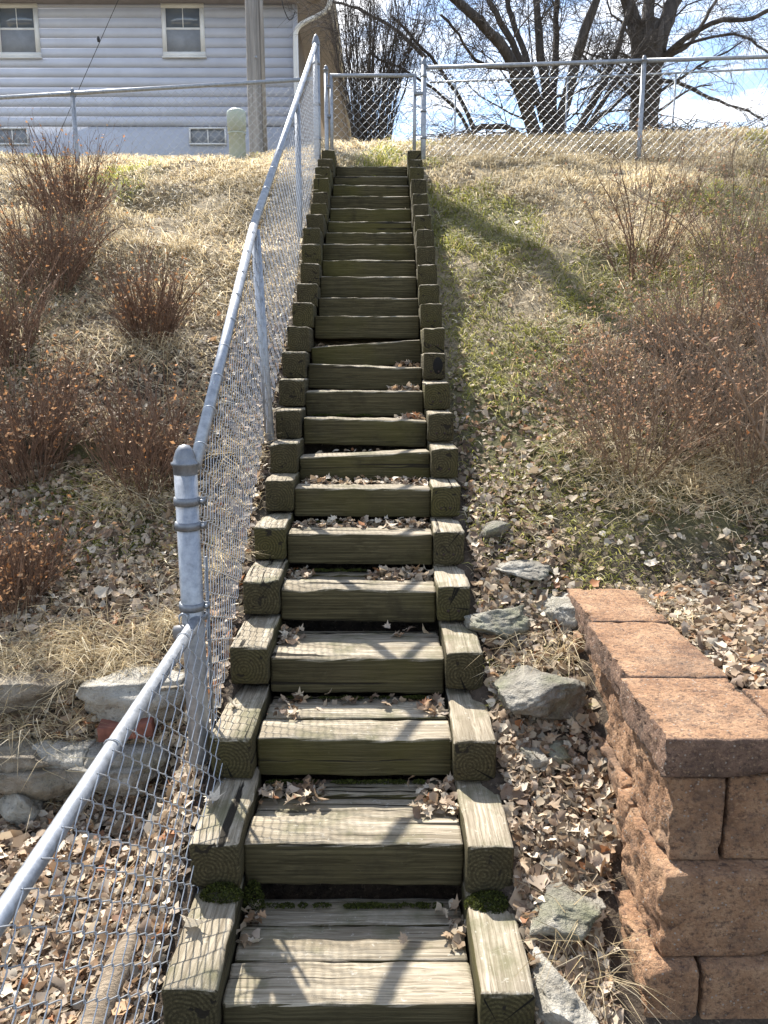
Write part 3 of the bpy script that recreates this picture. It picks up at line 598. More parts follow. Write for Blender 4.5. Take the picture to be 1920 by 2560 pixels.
# courses below: front return to the right, side towards the stairs
H = 0.236
for r_, (xl, yf, fronts, sides) in enumerate((
    (0.730, 1.800, (0.885, 1.20, 1.52, 1.90), (2.10, 2.47, 2.84, 3.15)),
    (0.704, 1.742, (1.13, 1.52, 1.90), (2.18, 2.60, 2.96)),
    (0.664, 1.702, (0.815, 1.22, 1.62, 1.9), (2.02, 2.38, 2.70)),
    (0.622, 1.665, (0.98, 1.40, 1.80), (2.12, 2.45)))):
    z1 = -1.034 - r_ * H; z0 = z1 - H
    px = xl
    for j, fx in enumerate(fronts):
        block('wall_block', px, fx - 0.006, yf + (0.004 * (j % 2)), yf + 0.16 + (0.16 if j == 0 else 0), z0, z1, 520 + r_ * 20 + j, (LXN,) if j == 0 else ())
        px = fx
    py = yf + 0.325
    for j, sy_ in enumerate(sides):
        if sy_ - py > 0.06: block('wall_block', xl + 0.020 * ((j * 7 + r_ * 3) % 3) + 0.012, xl + 0.25, py + 0.004, sy_, z0, z1, 530 + r_ * 20 + j, (LXN,))
        py = sy_

# ------------------------------------------------------------------ stones and the loose brick
def rock(p, size, seed, label, mat='rock', sink=0.45, cat='stone', rz=None, group=None, name='stone', slab=False):
    r = np.random.default_rng(seed); off = r.uniform(0, 50, 3)
    if slab:
        V, Fc = gridbox(2, 2, 2, 22, 16, 8); V = np.sign(V) * np.abs(V) ** 0.9
        out = np.linalg.norm(V[:, :2], axis=1); V[:, :2] *= (1 - 0.16 * np.clip(out - 1, 0, 1))[:, None]
    else:
        bm = bmesh.new(); bmesh.ops.create_icosphere(bm, subdivisions=(5 if max(size) > 0.24 else 4), radius=1.0)
        V = np.array([v.co[:] for v in bm.verts]); Fc = np.array([[v.index for v in f.verts] for f in bm.faces]); bm.free()
        V = np.sign(V) * np.abs(V) ** 0.62
    for _ in range(8 if slab else 15):
        n = unit(r.normal(0, 1, 3) * ([1, 1, 0.5] if slab else [1, 1, 1])); dcut = r.uniform(0.85, 1.1) if slab else r.uniform(0.56, 0.86); ex = V @ n - dcut
        V = V - np.where(ex > 0, ex, 0)[:, None] * n * 0.98
    nn = unit(V); vo_ = vor3(V, 2.3, off)
    sz = np.array(size) / 2
    d = 0.10 * fr3(V, 1.3, 5, off) + 0.10 * (vo_[:, 2] - 0.5) + 0.045 * fr3(V, 6, 4, off) - 0.09 * np.clip(fr3(V, 4.2, 3, off + 9) - 0.25, 0, 0.6)
    if slab: d = 0.7 * d + 0.05 * np.sign(np.sin(V[:, 2] * 5 + 2 * fr3(V, 0.8, 2, off))) * (np.abs(V[:, 2]) < 0.9)
    V = V + nn * d[:, None]
    V = V * sz
    a = r.uniform(-0.4, 0.4) if rz is None else rz; ca, sa = math.cos(a), math.sin(a)
    V = np.stack([V[:, 0] * ca - V[:, 1] * sa, V[:, 0] * sa + V[:, 1] * ca, V[:, 2]], -1)
    o_ = link(name, make_mesh(name, V, Fc, M[mat]), None, np.array(p) + np.array([0, 0, size[2] * (0.5 - sink)])); tag(o_, label, cat, group); return o_
def on(x, y): return hit(x, y)
rock(on(1232, 1335), (0.17, 0.16, 0.10), 1, 'small pale stone half buried in leaves beside the upper kerb timbers')
rock(on(1290, 1425), (0.30, 0.22, 0.08), 2, 'low mossy grey stone between stairs and grass above the other boulders')
rock(on(1398, 1530), (0.22, 0.28, 0.14), 3, 'whitish upright stone just behind the far end of the block wall', 'rock_w')
rock(on(1262, 1565), (0.32, 0.30, 0.13), 4, 'grey stone with yellow lichen wedged against the kerb timber', 'rock')
rock(on(1318, 1745), (0.38, 0.46, 0.19), 5, 'largest pitted grey boulder between stairs and block wall', 'rock', 0.42, 'boulder')
rock(on(1330, 1905), (0.14, 0.12, 0.10), 6, 'small rounded grey stone among leaves below the big boulder')
rock(on(1392, 1900), (0.12, 0.12, 0.10), 7, 'small dark stone touching the side of the block wall')
rock(on(1405, 2290), (0.25, 0.33, 0.11), 8, 'greenish grey boulder in the leaf gully beside the wall base', 'rock', 0.35, 'boulder')
rock(on(1400, 2545), (0.15, 0.30, 0.15), 9, 'chalky white stone at the foot of the bottom kerb timber', 'rock_w', 0.3, rz=0.35)
for i, (x, y, sx, sy, sz, lab, mt) in enumerate((
    (60, 1748, 0.36, 0.20, 0.12, 'long flat ledge stone on the bank beside trailing grass', 'rock_t'),
    (345, 1765, 0.40, 0.26, 0.17, 'broad angular limestone slab on the bank behind the chain-link fence', 'rock_w'),
    (60, 1915, 0.30, 0.22, 0.10, 'brownish stone in the dry-laid stack under trailing grass', 'rock_t'),
    (165, 1910, 0.22, 0.2, 0.10, 'pale angular stone on top of the dry-laid stack', 'rock_w'),
    (330, 1905, 0.30, 0.2, 0.09, 'grey flat stone under the loose red brick', 'rock'),
    (95, 1975, 0.40, 0.24, 0.12, 'wide flat stone forming the lower course of the dry-laid stack', 'rock_t'),
    (300, 1972, 0.34, 0.22, 0.12, 'grey slab in the lower course of the stack behind the rail', 'rock'),
    (50, 2030, 0.20, 0.18, 0.14, 'rounded pale stone sitting in leaves at the foot of the stack', 'rock_w'),
    (430, 1760, 0.22, 0.2, 0.14, 'tan stone on the bank tight behind the domed fence post', 'rock_t'))):
    p = on(x, y); rock(p, (sx, sy, sz), 40 + i, lab, mt, 0.25, rz=random.uniform(-0.12, 0.12), slab=(i != 7))
p = on(322, 1850)
V, Q = roundbox(0.20, 0.095, 0.060, 8, 5, 4, 0.004); V = V + rng.normal(0, 0.0009, V.shape)
tag(link('brick', make_mesh('brick', V, Q, M['brick']), None, p + [0, 0, 0.05], (0.05, -0.06, 0.12)), 'loose red clay brick lying on the dry-laid stones', 'brick')
# rotting log on the left floor
p = np.array([-0.74, 1.62, float(ground(-0.74, 1.62))]); q = np.array([-0.95, 1.15, float(ground(-0.95, 1.15))]); q2 = np.array([-0.70, 1.95, float(ground(-0.7, 1.95))])
P = line([q, p, q2], 14) + [0, 0, 0.02]; V, Fc = tubes(P, np.interp(np.arange(14), [0, 2, 11, 13], [0.03, 0.048, 0.04, 0.02]), 12, True); V = V + (vn3(V, 40, 3) * 0.012)[:, None]
c = V.mean(0); tag(link('log', make_mesh('log', V - c, Fc, M['log']), None, c), 'weathered rotting log half under leaves below the fence mesh', 'log')

# ------------------------------------------------------------------ house
house = thing('house', (-5.5, 17.0, 4.0), 'pale grey lap-sided house with white windows behind the fence', 'house')
HX0, HX1, HY, HB, HT = -12.0, -1.83, 17.0, 3.6, 7.12
V, Fc = box(HX0, HX1, HY + 0.02, HY + 16, HB, HT - 0.02); part('wall', V, Fc, M['brown'], house)
V, Fc = box(HX0, HX1 - 0.02, HY - 0.005, HY + 0.019, HB, 4.83); part('foundation', V, Fc, M['found'], house)
wins = [(-4.45, -3.60, 6.13, 7.10), (-7.78, -6.92, 6.12, 7.10)]
zb = 4.835; k = 0
while zb < 7.05:
    z1 = min(zb + 0.183, 7.09)
    V, _ = box(HX0, HX1, HY - 0.022 + 0.0015 * (k % 2), HY + 0.018, zb + 0.007, z1); k += 1
    part('siding_board', V, BOXF, M['siding'], house); zb += 0.183
def window(x0, x1, z0, z1, basement=False):
    yw = HY - 0.05
    fw = 0.03 if basement else 0.085
    w = MB()
    for a in ((x0, x1, z0, z0 + fw), (x0, x1, z1 - fw, z1), (x0, x0 + fw, z0 + fw, z1 - fw), (x1 - fw, x1, z0 + fw, z1 - fw)):
        V, Fc = box(a[0], a[1], yw - 0.012, HY - 0.004, a[2], a[3]); w.add(V, Fc)
    o_ = w.part('window', M['trim'], house)
    if basement:
        xm = (x0 + x1) / 2
        for a, b2 in ((x0 + fw, xm - 0.012), (xm + 0.012, x1 - fw)):
            V, Fc = box(a, b2, HY - 0.02, HY - 0.012, z0 + fw, z1 - fw); part('pane', V, Fc, M['screen'], o_)
        V, Fc = box(xm - 0.012, xm + 0.012, HY - 0.03, HY - 0.01, z0 + fw, z1 - fw); part('mullion', V, Fc, M['trim'], o_); return
    zm = (z0 + z1) / 2 + 0.03; xm = (x0 + x1) / 2
    V, Fc = box(x0 + fw, x1 - fw, yw + 0.005, HY - 0.006, zm - 0.02, zm + 0.02); part('meeting_rail', V, Fc, M['trim'], o_)
    V, Fc = box(x0 + fw, x1 - fw, HY - 0.041, HY - 0.036, zm + 0.02, z1 - fw); part('pane', V, Fc, M['glass'], o_)
    V, Fc = box(x0 + fw, x1 - fw, HY - 0.044, HY - 0.038, z0 + fw, zm - 0.02); part('insect_screen', V, Fc, M['screen'], o_)
    V, Fc = box(xm - 0.008, xm + 0.008, HY - 0.047, HY - 0.0415, zm + 0.02, z1 - fw); part('muntin', V, Fc, M['trim'], o_)
    V, Fc = box(x0 - 0.02, x1 + 0.02, yw - 0.035, HY - 0.0125, z0 - 0.03, z0 - 0.002); part('sill', V, Fc, M['trim'], o_)
for w_ in wins: window(*w_)
window(-4.0, -3.24, 4.47, 4.80, True); window(-7.98, -7.30, 4.47, 4.80, True)
V, Fc = box(HX1 - 0.002, HX1 + 0.09, HY - 0.045, HY + 0.10, HB, HT - 0.03); part('corner_board', V, Fc, M['siding'], house)
V, Fc = box(HX0 - 0.6, HX1 + 0.70, HY - 0.55, HY + 16.6, HT, HT + 0.03); part('soffit', V, Fc, M['soffit'], house)
V, Fc = box(HX0 - 0.6, HX1 + 0.70, HY - 0.58, HY - 0.552, HT - 0.01, HT + 0.2); part('fascia', V, Fc, M['soffit'], house)
V, Fc = box(HX1 + 0.702, HX1 + 0.73, HY - 0.58, HY + 16.6, HT - 0.01, HT + 0.2); part('fascia', V, Fc, M['soffit'], house)
V, Fc = box(HX1 + 0.731, HX1 + 0.85, HY - 0.58, HY + 16.6, HT + 0.06, HT + 0.17); part('gutter', V, Fc, M['trim'], house)
r0 = np.array([[HX0 - 0.65, HY - 0.62, HT + 0.203], [HX1 + 0.76, HY - 0.62, HT + 0.203], [HX1 + 0.76, HY + 16.7, HT + 0.203], [HX0 - 0.65, HY + 16.7, HT + 0.203], [-6.5, HY + 4.5, HT + 2.3], [-6.5, HY + 12, HT + 2.3]])
part('roof', r0, [np.array([[0, 1, 4], [2, 3, 5]]), np.array([[1, 2, 5, 4], [3, 0, 4, 5], [0, 3, 2, 1]])], M['roof'], house)
P = line([(HX1 + 0.79, HY - 0.4, HT + 0.08), (HX1 + 0.79, HY - 0.4, HT - 0.14), (HX1 + 0.72, HY - 0.3, HT - 0.26), (HX1 + 0.10, HY - 0.09, HT - 0.44), (HX1 + 0.05, HY - 0.09, HT - 0.54), (HX1 + 0.05, HY - 0.09, 4.2)], 40)
V, Fc = tubes(P, np.full(40, 0.048), 8); part('downspout', V, Fc, M['trim'], house)

# ------------------------------------------------------------------ pole, guy wire, pedestal, cable
YP = 10.6; XP = (648 - CXP) / F * YP / 1.067; gp = float(ground(XP, YP))
pole = thing('utility_pole', (XP, YP, gp), 'weathered grey wooden utility pole behind the fence, in front of the house', 'utility pole')
n = 26; P = np.stack([np.full(n, XP) + np.linspace(0, -0.04, n), np.full(n, YP), np.linspace(gp - 0.4, 10.2, n)], -1)
V, Fc = tubes(P, np.linspace(0.117, 0.098, n), 20, True); V[:, :2] += (vn3(V * [1, 1, 0.15], 30, 6) * 0.012)[:, None]; part('pole_shaft', V, Fc, M['pole'], pole, smooth=True)
pipe('conduit', (XP + 0.10, YP - 0.085, gp - 0.1), (XP + 0.085, YP - 0.085, 6.5), 0.024, M['pole'], pole, 10)
q = at(640, 142, YP - 0.15); V, Fc = lathe([(0.0005, 0.0), (0.016, 0.0), (0.016, 0.006), (0.0005, 0.008)], 14); part('pole_tag', np.stack([V[:, 0], -V[:, 2], V[:, 1]], -1) + q + [0, 0.012, 0], Fc, M['galv'], pole)
ga, gb = at(150, 330, YP), np.array([XP - 0.06, YP, 8.0]); gb = at(640, -780, YP)
gw = thing('guy_wire', ga, 'thin steel guy wire rising past the house towards the pole', 'cable')
pipe('wire_strand', ga + (ga - gb) * 0.12, gb, 0.0035, M['black'], gw, 6)
V, Fc = lathe([(0.001, -0.035), (0.014, -0.03), (0.02, 0), (0.014, 0.03), (0.001, 0.035)], 12, at(246, 98, YP)); part('insulator', V, Fc, M['black'], gw)
pp = at(595, 412, 9.6); pp[2] = float(ground(pp[0], 9.6))
ped = thing('utility_pedestal', pp, 'pale green rounded-top utility pedestal beside the pole', 'pedestal')
hgt = at(590, 272, 9.6)[2] - pp[2]
prof = [(0.10, -0.1), (0.095, hgt * 0.55), (0.108, hgt * 0.56), (0.112, hgt - 0.06), (0.105, hgt - 0.03), (0.07, hgt - 0.006), (0.0005, hgt)]
V, Fc = lathe(prof, 24, (0, 0, 0)); link('pedestal_cover', make_mesh('pedestal_cover', V * [1, 0.8, 1], Fc, M['ped'], smooth=True), ped)
V, Fc = lathe([(0.101, hgt * 0.50), (0.104, hgt * 0.505), (0.104, hgt * 0.53), (0.101, hgt * 0.535)], 24); link('seam_band', make_mesh('seam_band', V * [1, 0.8, 1], Fc, M['ped']), ped)
P = line([at(700, -30, 16.3), at(708, 20, 16.3), at(722, 52, 16.4), at(732, 46, 16.6), at(737, 30, 16.8)], 20); V, Fc = tubes(P, np.full(20, 0.009), 6)
c = V.mean(0); tag(link('service_cable', make_mesh('service_cable', V - c, Fc, M['black']), None, c), 'black cable looping down by the eave at the house corner', 'cable')

# ------------------------------------------------------------------ woody plants
def sprout(P, Rr, n, ln, ratio, spread, grav, npt, tmin=0.15, up=0.0, curl=0.25, seed=0, tmax=0.98, rmin=0.0009):
    """n children per parent path: returns paths, radii"""
    r = np.random.default_rng(seed); T, m = P.shape[:2]
    idx = np.repeat(np.arange(T), n); K = len(idx); u = r.uniform(tmin, tmax, K) * (m - 1); i0 = np.minimum(u.astype(int), m - 2); f = (u - i0)[:, None]
    p = P[idx, i0] * (1 - f) + P[idx, i0 + 1] * f; rad = Rr[idx, i0] * (1 - f[:, 0]) + Rr[idx, i0 + 1] * f[:, 0]
    tan = unit(P[idx, i0 + 1] - P[idx, i0]); d = unit(tan + spread * unit(r.normal(0, 1, (K, 3))) + [0, 0, up])
    L_ = r.uniform(ln[0], ln[1], K) * (1 - 0.35 * u / (m - 1)); step = (L_ / (npt - 1))[:, None]
    out_ = [p]; 
    for _ in range(npt - 1):
        p = p + d * step; out_.append(p); d = unit(d + r.normal(0, curl, (K, 3)) + [0, 0, grav])
    Q_ = np.stack(out_, 1); r0 = np.maximum(rad * ratio, rmin)
    return Q_, r0[:, None] * np.linspace(1, 0.35, npt)[None]
def tree(name, base, limbs, label, seed, levels, mat='bark', group=None):
    t_ = thing(name, base, label, 'tree', group)
    tr = MB(); LP = []; LR = []
    for pts, r0, r1 in limbs:
        P = line(pts, 14); P = P + rng.normal(0, 0.018, P.shape) * np.linspace(0, 1, 14)[:, None]; Rr = np.linspace(r0, r1, 14)
        Rr[0] *= 1.25; Rr[1] *= 1.08
        V, Fc = tubes(P, Rr, 12, True); V = V + (vn3(V, 9, seed) * 0.06)[:, None] * (V - V.mean(0)) * 0.0 + unit(V - np.repeat(P, 12, 0) if len(V) == 168 else np.concatenate([V[:168] - np.repeat(P, 12, 0), np.zeros((len(V) - 168, 3))])) * (vn3(V * [1, 1, 0.4], 14, seed) * 0.035 * max(0.3, r0 / 0.2))[:, None]
        tr.add(V, Fc); LP.append(P); LR.append(Rr)
    tr.part('trunk', M[mat], t_, smooth=True)
    P, Rr = np.array(LP), np.array(LR); cr = MB()
    for i, kw in enumerate(levels):
        P, Rr = sprout(P, Rr, seed=seed + 11 * i, rmin=0.0040, **kw); V, Fc = tubes(P, Rr, 4 if i == 0 else 3); cr.add(V, Fc)
    cr.part('crown', M[mat], t_, smooth=True)
    return t_
def z2(x, y): return (960 + x / 1.728, y / 1.728)
def lim(pts, Y, r0, r1, depth=0.0, conv=z2):
    n = len(pts); return ([at(*conv(x, y), Y + depth * i / max(1, n - 1)) for i, (x, y) in enumerate(pts)], r0, r1)
Y1 = 14.0
b1 = at(1355, 352, Y1); g1 = float(ground(b1[0], Y1)); base1 = np.array([b1[0] + 0.05, Y1, g1])
low = [base1]
limbs1 = [lim([(690, 690), (655, 600), (595, 400), (560, 260), (470, 150), (340, 30), (250, -60)], Y1, 0.126, 0.059, -1.2),
 lim([(640, 460), (590, 240), (490, 80), (440, -20), (400, -140)], Y1, 0.063, 0.041, -0.4), lim([(690, 520), (620, 260), (560, 120), (525, -60)], Y1, 0.063, 0.041, 0.6),
 lim([(712, 690), (705, 400), (675, 250), (655, 0), (650, -120)], Y1, 0.100, 0.050, 0.3), lim([(735, 690), (728, 400), (745, 200), (745, -80)], Y1, 0.085, 0.041, 1.0),
 lim([(735, 690), (760, 520), (800, 380), (845, 200), (920, 0), (960, -120)], Y1, 0.116, 0.059, -0.3), lim([(770, 690), (820, 590), (900, 450), (1000, 250), (1050, 90), (1070, -60)], Y1, 0.079, 0.035, 0.8),
 lim([(780, 690), (840, 600), (960, 480), (1060, 400), (1150, 340)], Y1, 0.053, 0.026, 1.2), lim([(790, 690), (860, 580), (1000, 350), (1080, 240), (1150, 120)], Y1, 0.053, 0.024, 0.2),
 lim([(680, 680), (600, 595), (540, 552), (450, 535), (380, 560), (350, 640)], Y1, 0.058, 0.035, -0.5), lim([(720, 420), (800, 410), (900, 370), (980, 320)], Y1, 0.026, 0.015, -0.5),
 lim([(600, 330), (510, 285), (440, 300), (360, 220), (320, 130), (240, 60)], Y1, 0.037, 0.018, -1.0), lim([(390, 560), (340, 440), (270, 330), (170, 210), (20, 70)], Y1, 0.037, 0.018, -0.8),
 lim([(380, 600), (330, 480), (230, 400), (100, 300), (-60, 240)], Y1, 0.032, 0.015, -0.6), lim([(180, 250), (60, 130), (-100, 40), (-210, 5)], Y1 + 0.6, 0.032, 0.024, 0.5)]
lv = [dict(n=8, ln=(0.7, 2.2), ratio=0.17, spread=0.95, grav=0.02, npt=8, up=0.15, curl=0.2), dict(n=7, ln=(0.35, 1.2), ratio=0.5, spread=0.9, grav=-0.02, npt=6, curl=0.22), dict(n=6, ln=(0.3, 0.85), ratio=0.5, spread=0.9, grav=-0.06, npt=4, curl=0.2)]
tree('bare_tree', base1, limbs1, 'leafless tree whose many trunks fan out from one base behind the fence', 31, lv)
Y2 = 15.0; b2 = at(1608, 345, Y2); g2_ = float(ground(b2[0], Y2)); base2 = np.array([b2[0], Y2, g2_])
limbs2 = [([base2, at(*z2(1122, 600), Y2), at(*z2(1128, 350), Y2), at(*z2(1140, 200), Y2), at(*z2(1145, 100), Y2)], 0.26, 0.265),
 lim([(1110, 240), (1085, 100), (1040, -20), (980, -140)], Y2, 0.144, 0.096, -0.3), lim([(1170, 230), (1215, 100), (1265, -30), (1330, -150)], Y2, 0.155, 0.102, 0.3), lim([(1140, 160), (1140, 30), (1150, -150)], Y2, 0.122, 0.090, 0.5),
 lim([(1180, 290), (1230, 220), (1290, 170), (1400, 100), (1520, 90), (1680, 45)], Y2, 0.056, 0.030, -1.0), lim([(1190, 260), (1320, 200), (1400, 60), (1450, -30)], Y2, 0.044, 0.024, 0.6),
 lim([(1150, 350), (1200, 345), (1330, 370), (1400, 430), (1510, 450), (1640, 520)], Y2, 0.039, 0.018, -0.8), lim([(1200, 240), (1300, 190), (1450, 150), (1560, 155), (1680, 240)], Y2, 0.030, 0.015, -0.6),
 lim([(1080, 420), (1000, 340), (900, 300), (840, 210)], Y2, 0.033, 0.018, -0.6)]
lv2 = [dict(n=8, ln=(0.9, 2.4), ratio=0.13, spread=0.9, grav=-0.02, npt=8, curl=0.2, tmin=0.3), dict(n=6, ln=(0.5, 1.3), ratio=0.5, spread=0.8, grav=-0.06, npt=6, curl=0.18), dict(n=4, ln=(0.3, 0.9), ratio=0.5, spread=0.8, grav=-0.10, npt=4, curl=0.15)]
tree('bare_tree', base2, limbs2, 'leafless tree with one massive ridged trunk behind the second fence post', 57, lv2, 'bark2')
# tall thicket behind the gate: many upright stems from one stool
YB_ = 13.2; bb = at(925, 350, YB_); gb_ = float(ground(bb[0], YB_)); bs = np.array([bb[0], YB_, gb_])
limbs3 = []
for k in range(34):
    f_ = (k + 0.5) / 34; x1 = 835 + 215 * f_ + rng.normal(0, 14); y1 = rng.uniform(-20, 150)
    x0 = 880 + 95 * f_
    limbs3.append(([bs + [(f_ - 0.5) * 0.7, rng.uniform(-0.3, 0.3), 0], at(x0, 330, YB_ + rng.uniform(-0.3, 0.3)), at((x0 + x1) / 2 + rng.normal(0, 6), 210, YB_ + rng.uniform(-0.4, 0.4)), at(x1, y1, YB_ + rng.uniform(-0.6, 0.6))], rng.uniform(0.010, 0.024), 0.006))
lv3 = [dict(n=10, ln=(0.5, 1.3), ratio=0.4, spread=0.45, grav=0.05, npt=6, up=0.5, curl=0.1), dict(n=4, ln=(0.3, 0.8), ratio=0.55, spread=0.45, grav=0.04, npt=5, up=0.3, curl=0.12)]
tree('multi_stemmed_shrub', bs, limbs3, 'tall dense upright bare shrub behind the gate', 83, lv3)
# low brush along the crest
def shrub(name, p, hgt, wid, stems, seed, label, mat='stem', leafc=((0.45, 0.20, 0.08), (0.30, 0.15, 0.08)), nleaf=500, lean=(0, 0), sub=4, group=None, lsize=0.010, rad=0.0026, fan=1.0, base_r=0.35, sub2=2):
    r = np.random.default_rng(seed); t_ = thing(name, p, label, 'shrub', group)
    a = r.uniform(0, 2 * np.pi, stems); rr = np.sqrt(r.uniform(0, 1, stems)); bx = base_r * wid * rr * np.cos(a) * 0.5; by = base_r * wid * rr * np.sin(a) * 0.5
    P0 = np.stack([p[0] + bx, p[1] + by, ground(p[0] + bx, p[1] + by) - 0.02], -1)
    d = unit(np.stack([fan * wid / hgt * 0.75 * rr * np.cos(a) + lean[0], fan * wid / hgt * 0.75 * rr * np.sin(a) + lean[1], np.ones(stems)], -1) + r.normal(0, 0.10, (stems, 3)))
    L_ = hgt * r.uniform(0.3, 1.12, stems); npt = 7; pp_ = P0; out_ = [pp_]
    for _ in range(npt - 1):
        pp_ = pp_ + d * (L_ / (npt - 1))[:, None]; out_.append(pp_); d = unit(d + r.normal(0, 0.15, d.shape) + [0, 0, 0.015])
    P = np.stack(out_, 1); Rr = (r.uniform(0.55, 1.1, stems) * np.where(r.uniform(0, 1, stems) > 0.82, 1.9, 1.0))[:, None] * rad * np.linspace(1, 0.45, npt)[None]
    mb = MB(); mb.add(*tubes(P, Rr, 3))
    P1, R1 = sprout(P, Rr, sub, (hgt * 0.12, hgt * 0.42), 0.62, 0.55, 0.03, 5, 0.3, 0.3, 0.16, seed + 1); mb.add(*tubes(P1, R1, 3))
    P2_, R2 = sprout(P1, R1, sub2, (hgt * 0.05, hgt * 0.18), 0.7, 0.8, 0.02, 3, 0.2, 0.2, 0.2, seed + 2); mb.add(*tubes(P2_, R2, 3))
    mb.part('stems', M[mat], t_)
    pool = np.concatenate([P1[:, 2:].reshape(-1, 3), P2_[:, 1:].reshape(-1, 3), P[:, 4:].reshape(-1, 3)])
    c = pool[r.integers(0, len(pool), nleaf)] + r.normal(0, 0.006, (nleaf, 3))
    V, Fc, C = leafcards(c, lsize * r.uniform(0.6, 1.5, nleaf), leafc, r)
    tag(part('dry_leaves', V, Fc, M['leaf'], t_, col=C), kind='stuff')
    return t_
def leafcards(c, s, cols, r):
    n = len(c); u = unit(r.normal(0, 1, (n, 3))); w = unit(np.cross(u, unit(r.normal(0, 1, (n, 3))))); nn = np.cross(u, w)
    s = s[:, None]
    V = np.stack([c - u * s, c + w * s * 0.55 + nn * s * 0.3, c + u * s, c - w * s * 0.55 + nn * s * 0.25], 1).reshape(-1, 3)
    k = np.arange(n)[:, None] * 4; Fc = np.concatenate([k + [0, 1, 2], k + [0, 2, 3]])
    f = r.uniform(0, 1, (n, 1)); C = np.array(cols[0]) * f + np.array(cols[1]) * (1 - f); C = C * r.uniform(0.6, 1.35, (n, 1))
    return V, Fc, np.repeat(C, 4, 0)
OR = ((0.55, 0.24, 0.08), (0.45, 0.30, 0.18)); RD = ((0.42, 0.20, 0.10), (0.50, 0.34, 0.21))
TW = dict(leafc=OR, rad=0.0032, base_r=0.55, sub=3, sub2=1)
shrub('twiggy_shrub', hit(175, 545), 0.66, 0.62, 230, 601, 'uppermost twiggy shrub on the bank, against the fence before the house', nleaf=520, **TW)
shrub('twiggy_shrub', hit(120, 705), 0.66, 0.62, 240, 607, 'bushy brown shrub directly downhill of the uppermost one', nleaf=620, **TW)
shrub('twiggy_shrub', hit(375, 845), 0.58, 0.42, 230, 602, 'compact twiggy shrub on the bank nearest the stair fence with straw at its foot', nleaf=420, **TW)
shrub('twiggy_shrub', hit(10, 900), 0.62, 0.46, 180, 603, 'dark twiggy shrub downhill of the bushy brown one, farthest from the stairs', nleaf=320, **TW)
shrub('twiggy_shrub', hit(80, 1165), 0.60, 0.50, 230, 604, 'wide orange-tipped shrub halfway down the bank', nleaf=700, **TW)
shrub('twiggy_shrub', hit(355, 1215), 0.60, 0.42, 200, 605, 'upright twiggy shrub just up the slope behind the domed post', nleaf=330, **TW)
shrub('twiggy_shrub', hit(40, 1500), 0.46, 0.36, 170, 606, 'lowest shrub on the bank, above the ledge stones, with orange leaves', nleaf=620, **TW)
TH = dict(mat='stem_r', leafc=RD, sub=4, rad=0.0032, lsize=0.008, sub2=2)
shrub('thicket_shrub', hit(1590, 1150), 0.78, 0.95, 150, 611, 'broad reddish thicket shrub spreading over the leafy slope above the block wall', nleaf=2000, fan=1.25, **TH)
shrub('thicket_shrub', hit(1870, 1150), 0.85, 0.85, 150, 612, 'tangled thicket shrub rooted in dark shade beyond the broad reddish one', nleaf=1300, fan=1.2, **TH)
shrub('thicket_shrub', hit(1590, 690), 0.95, 0.75, 44, 613, 'sparse tall shrub on the upper right hillside with thin dark stems', 'stem', RD, 330, sub=5, rad=0.0034)
shrub('thicket_shrub', hit(1850, 720), 1.15, 0.95, 95, 614, 'tall pale-stemmed shrub on the upper hillside near the crest', nleaf=600, **TH)
shrub('thicket_shrub', hit(1500, 960), 0.42, 0.5, 40, 615, 'low reddish shrub at the edge of the mossy grass', nleaf=500, **TH)
shrub('thicket_shrub', hit(1740, 900), 0.68, 0.8, 120, 616, 'dense russet shrub filling the middle of the hillside thicket', nleaf=1500, **TH)
shrub('thicket_shrub', hit(1910, 860), 0.80, 0.7, 95, 617, 'dry shrub uphill of the dark tangled one, with paler stems', nleaf=800, **TH)
# sapling with a few big leaves leaning in from the right
sp_b = hit(1915, 1230); sap = thing('bare_sapling', sp_b, 'leaning pale sapling branch with a few large brown leaves, right of the thicket', 'sapling')
YS = sp_b[1] - 0.25; mb = MB(); P = line([sp_b + [0.15, 0, 0], at(1905, 1110, YS), at(1840, 960, YS - 0.1), at(1780, 880, YS - 0.1), at(1700, 800, YS - 0.1)], 14); mb.add(*tubes(P, np.linspace(0.011, 0.003, 14), 6))
P_ = line([at(1905, 1110, YS), at(1930, 900, YS), at(1870, 760, YS), at(1830, 690, YS)], 14); mb.add(*tubes(P_, np.linspace(0.008, 0.003, 14), 6))
Pq, Rq = sprout(np.stack([P, P_]), np.stack([np.linspace(0.011, 0.003, 14)] * 2), 7, (0.1, 0.35), 0.5, 0.8, 0, 6, seed=5); mb.add(*tubes(Pq, Rq, 4)); mb.part('stems', M['stem_r'], sap)
c = np.concatenate([P_[9:], Pq[::2, -1]]); V, Fc, C = leafcards(c, np.full(len(c), 0.020), ((0.36, 0.15, 0.06), (0.24, 0.12, 0.07)), rng); part('dry_leaves', V, Fc, M['leaf'], sap, col=C)
# dark low brush on the skyline
cb = MB()
xs = rng.uniform(0.6, 8.0, 900); ysb = rng.uniform(9.5, 11.0, 900); P0 = np.stack([xs, ysb, ground(xs, ysb) - 0.03], -1)
P = np.stack([P0 + np.stack([rng.normal(0, 0.05, 900) * k, rng.normal(0, 0.05, 900) * k, np.full(900, 0.055 * k)], -1) for k in range(4)], 1); cb.add(*tubes(P, np.full((900, 4), 0.006), 3))
tag(cb.part('crest_brush', M['bark'], None), 'low dark brush along the crest behind the fence', 'brush', kind='stuff')

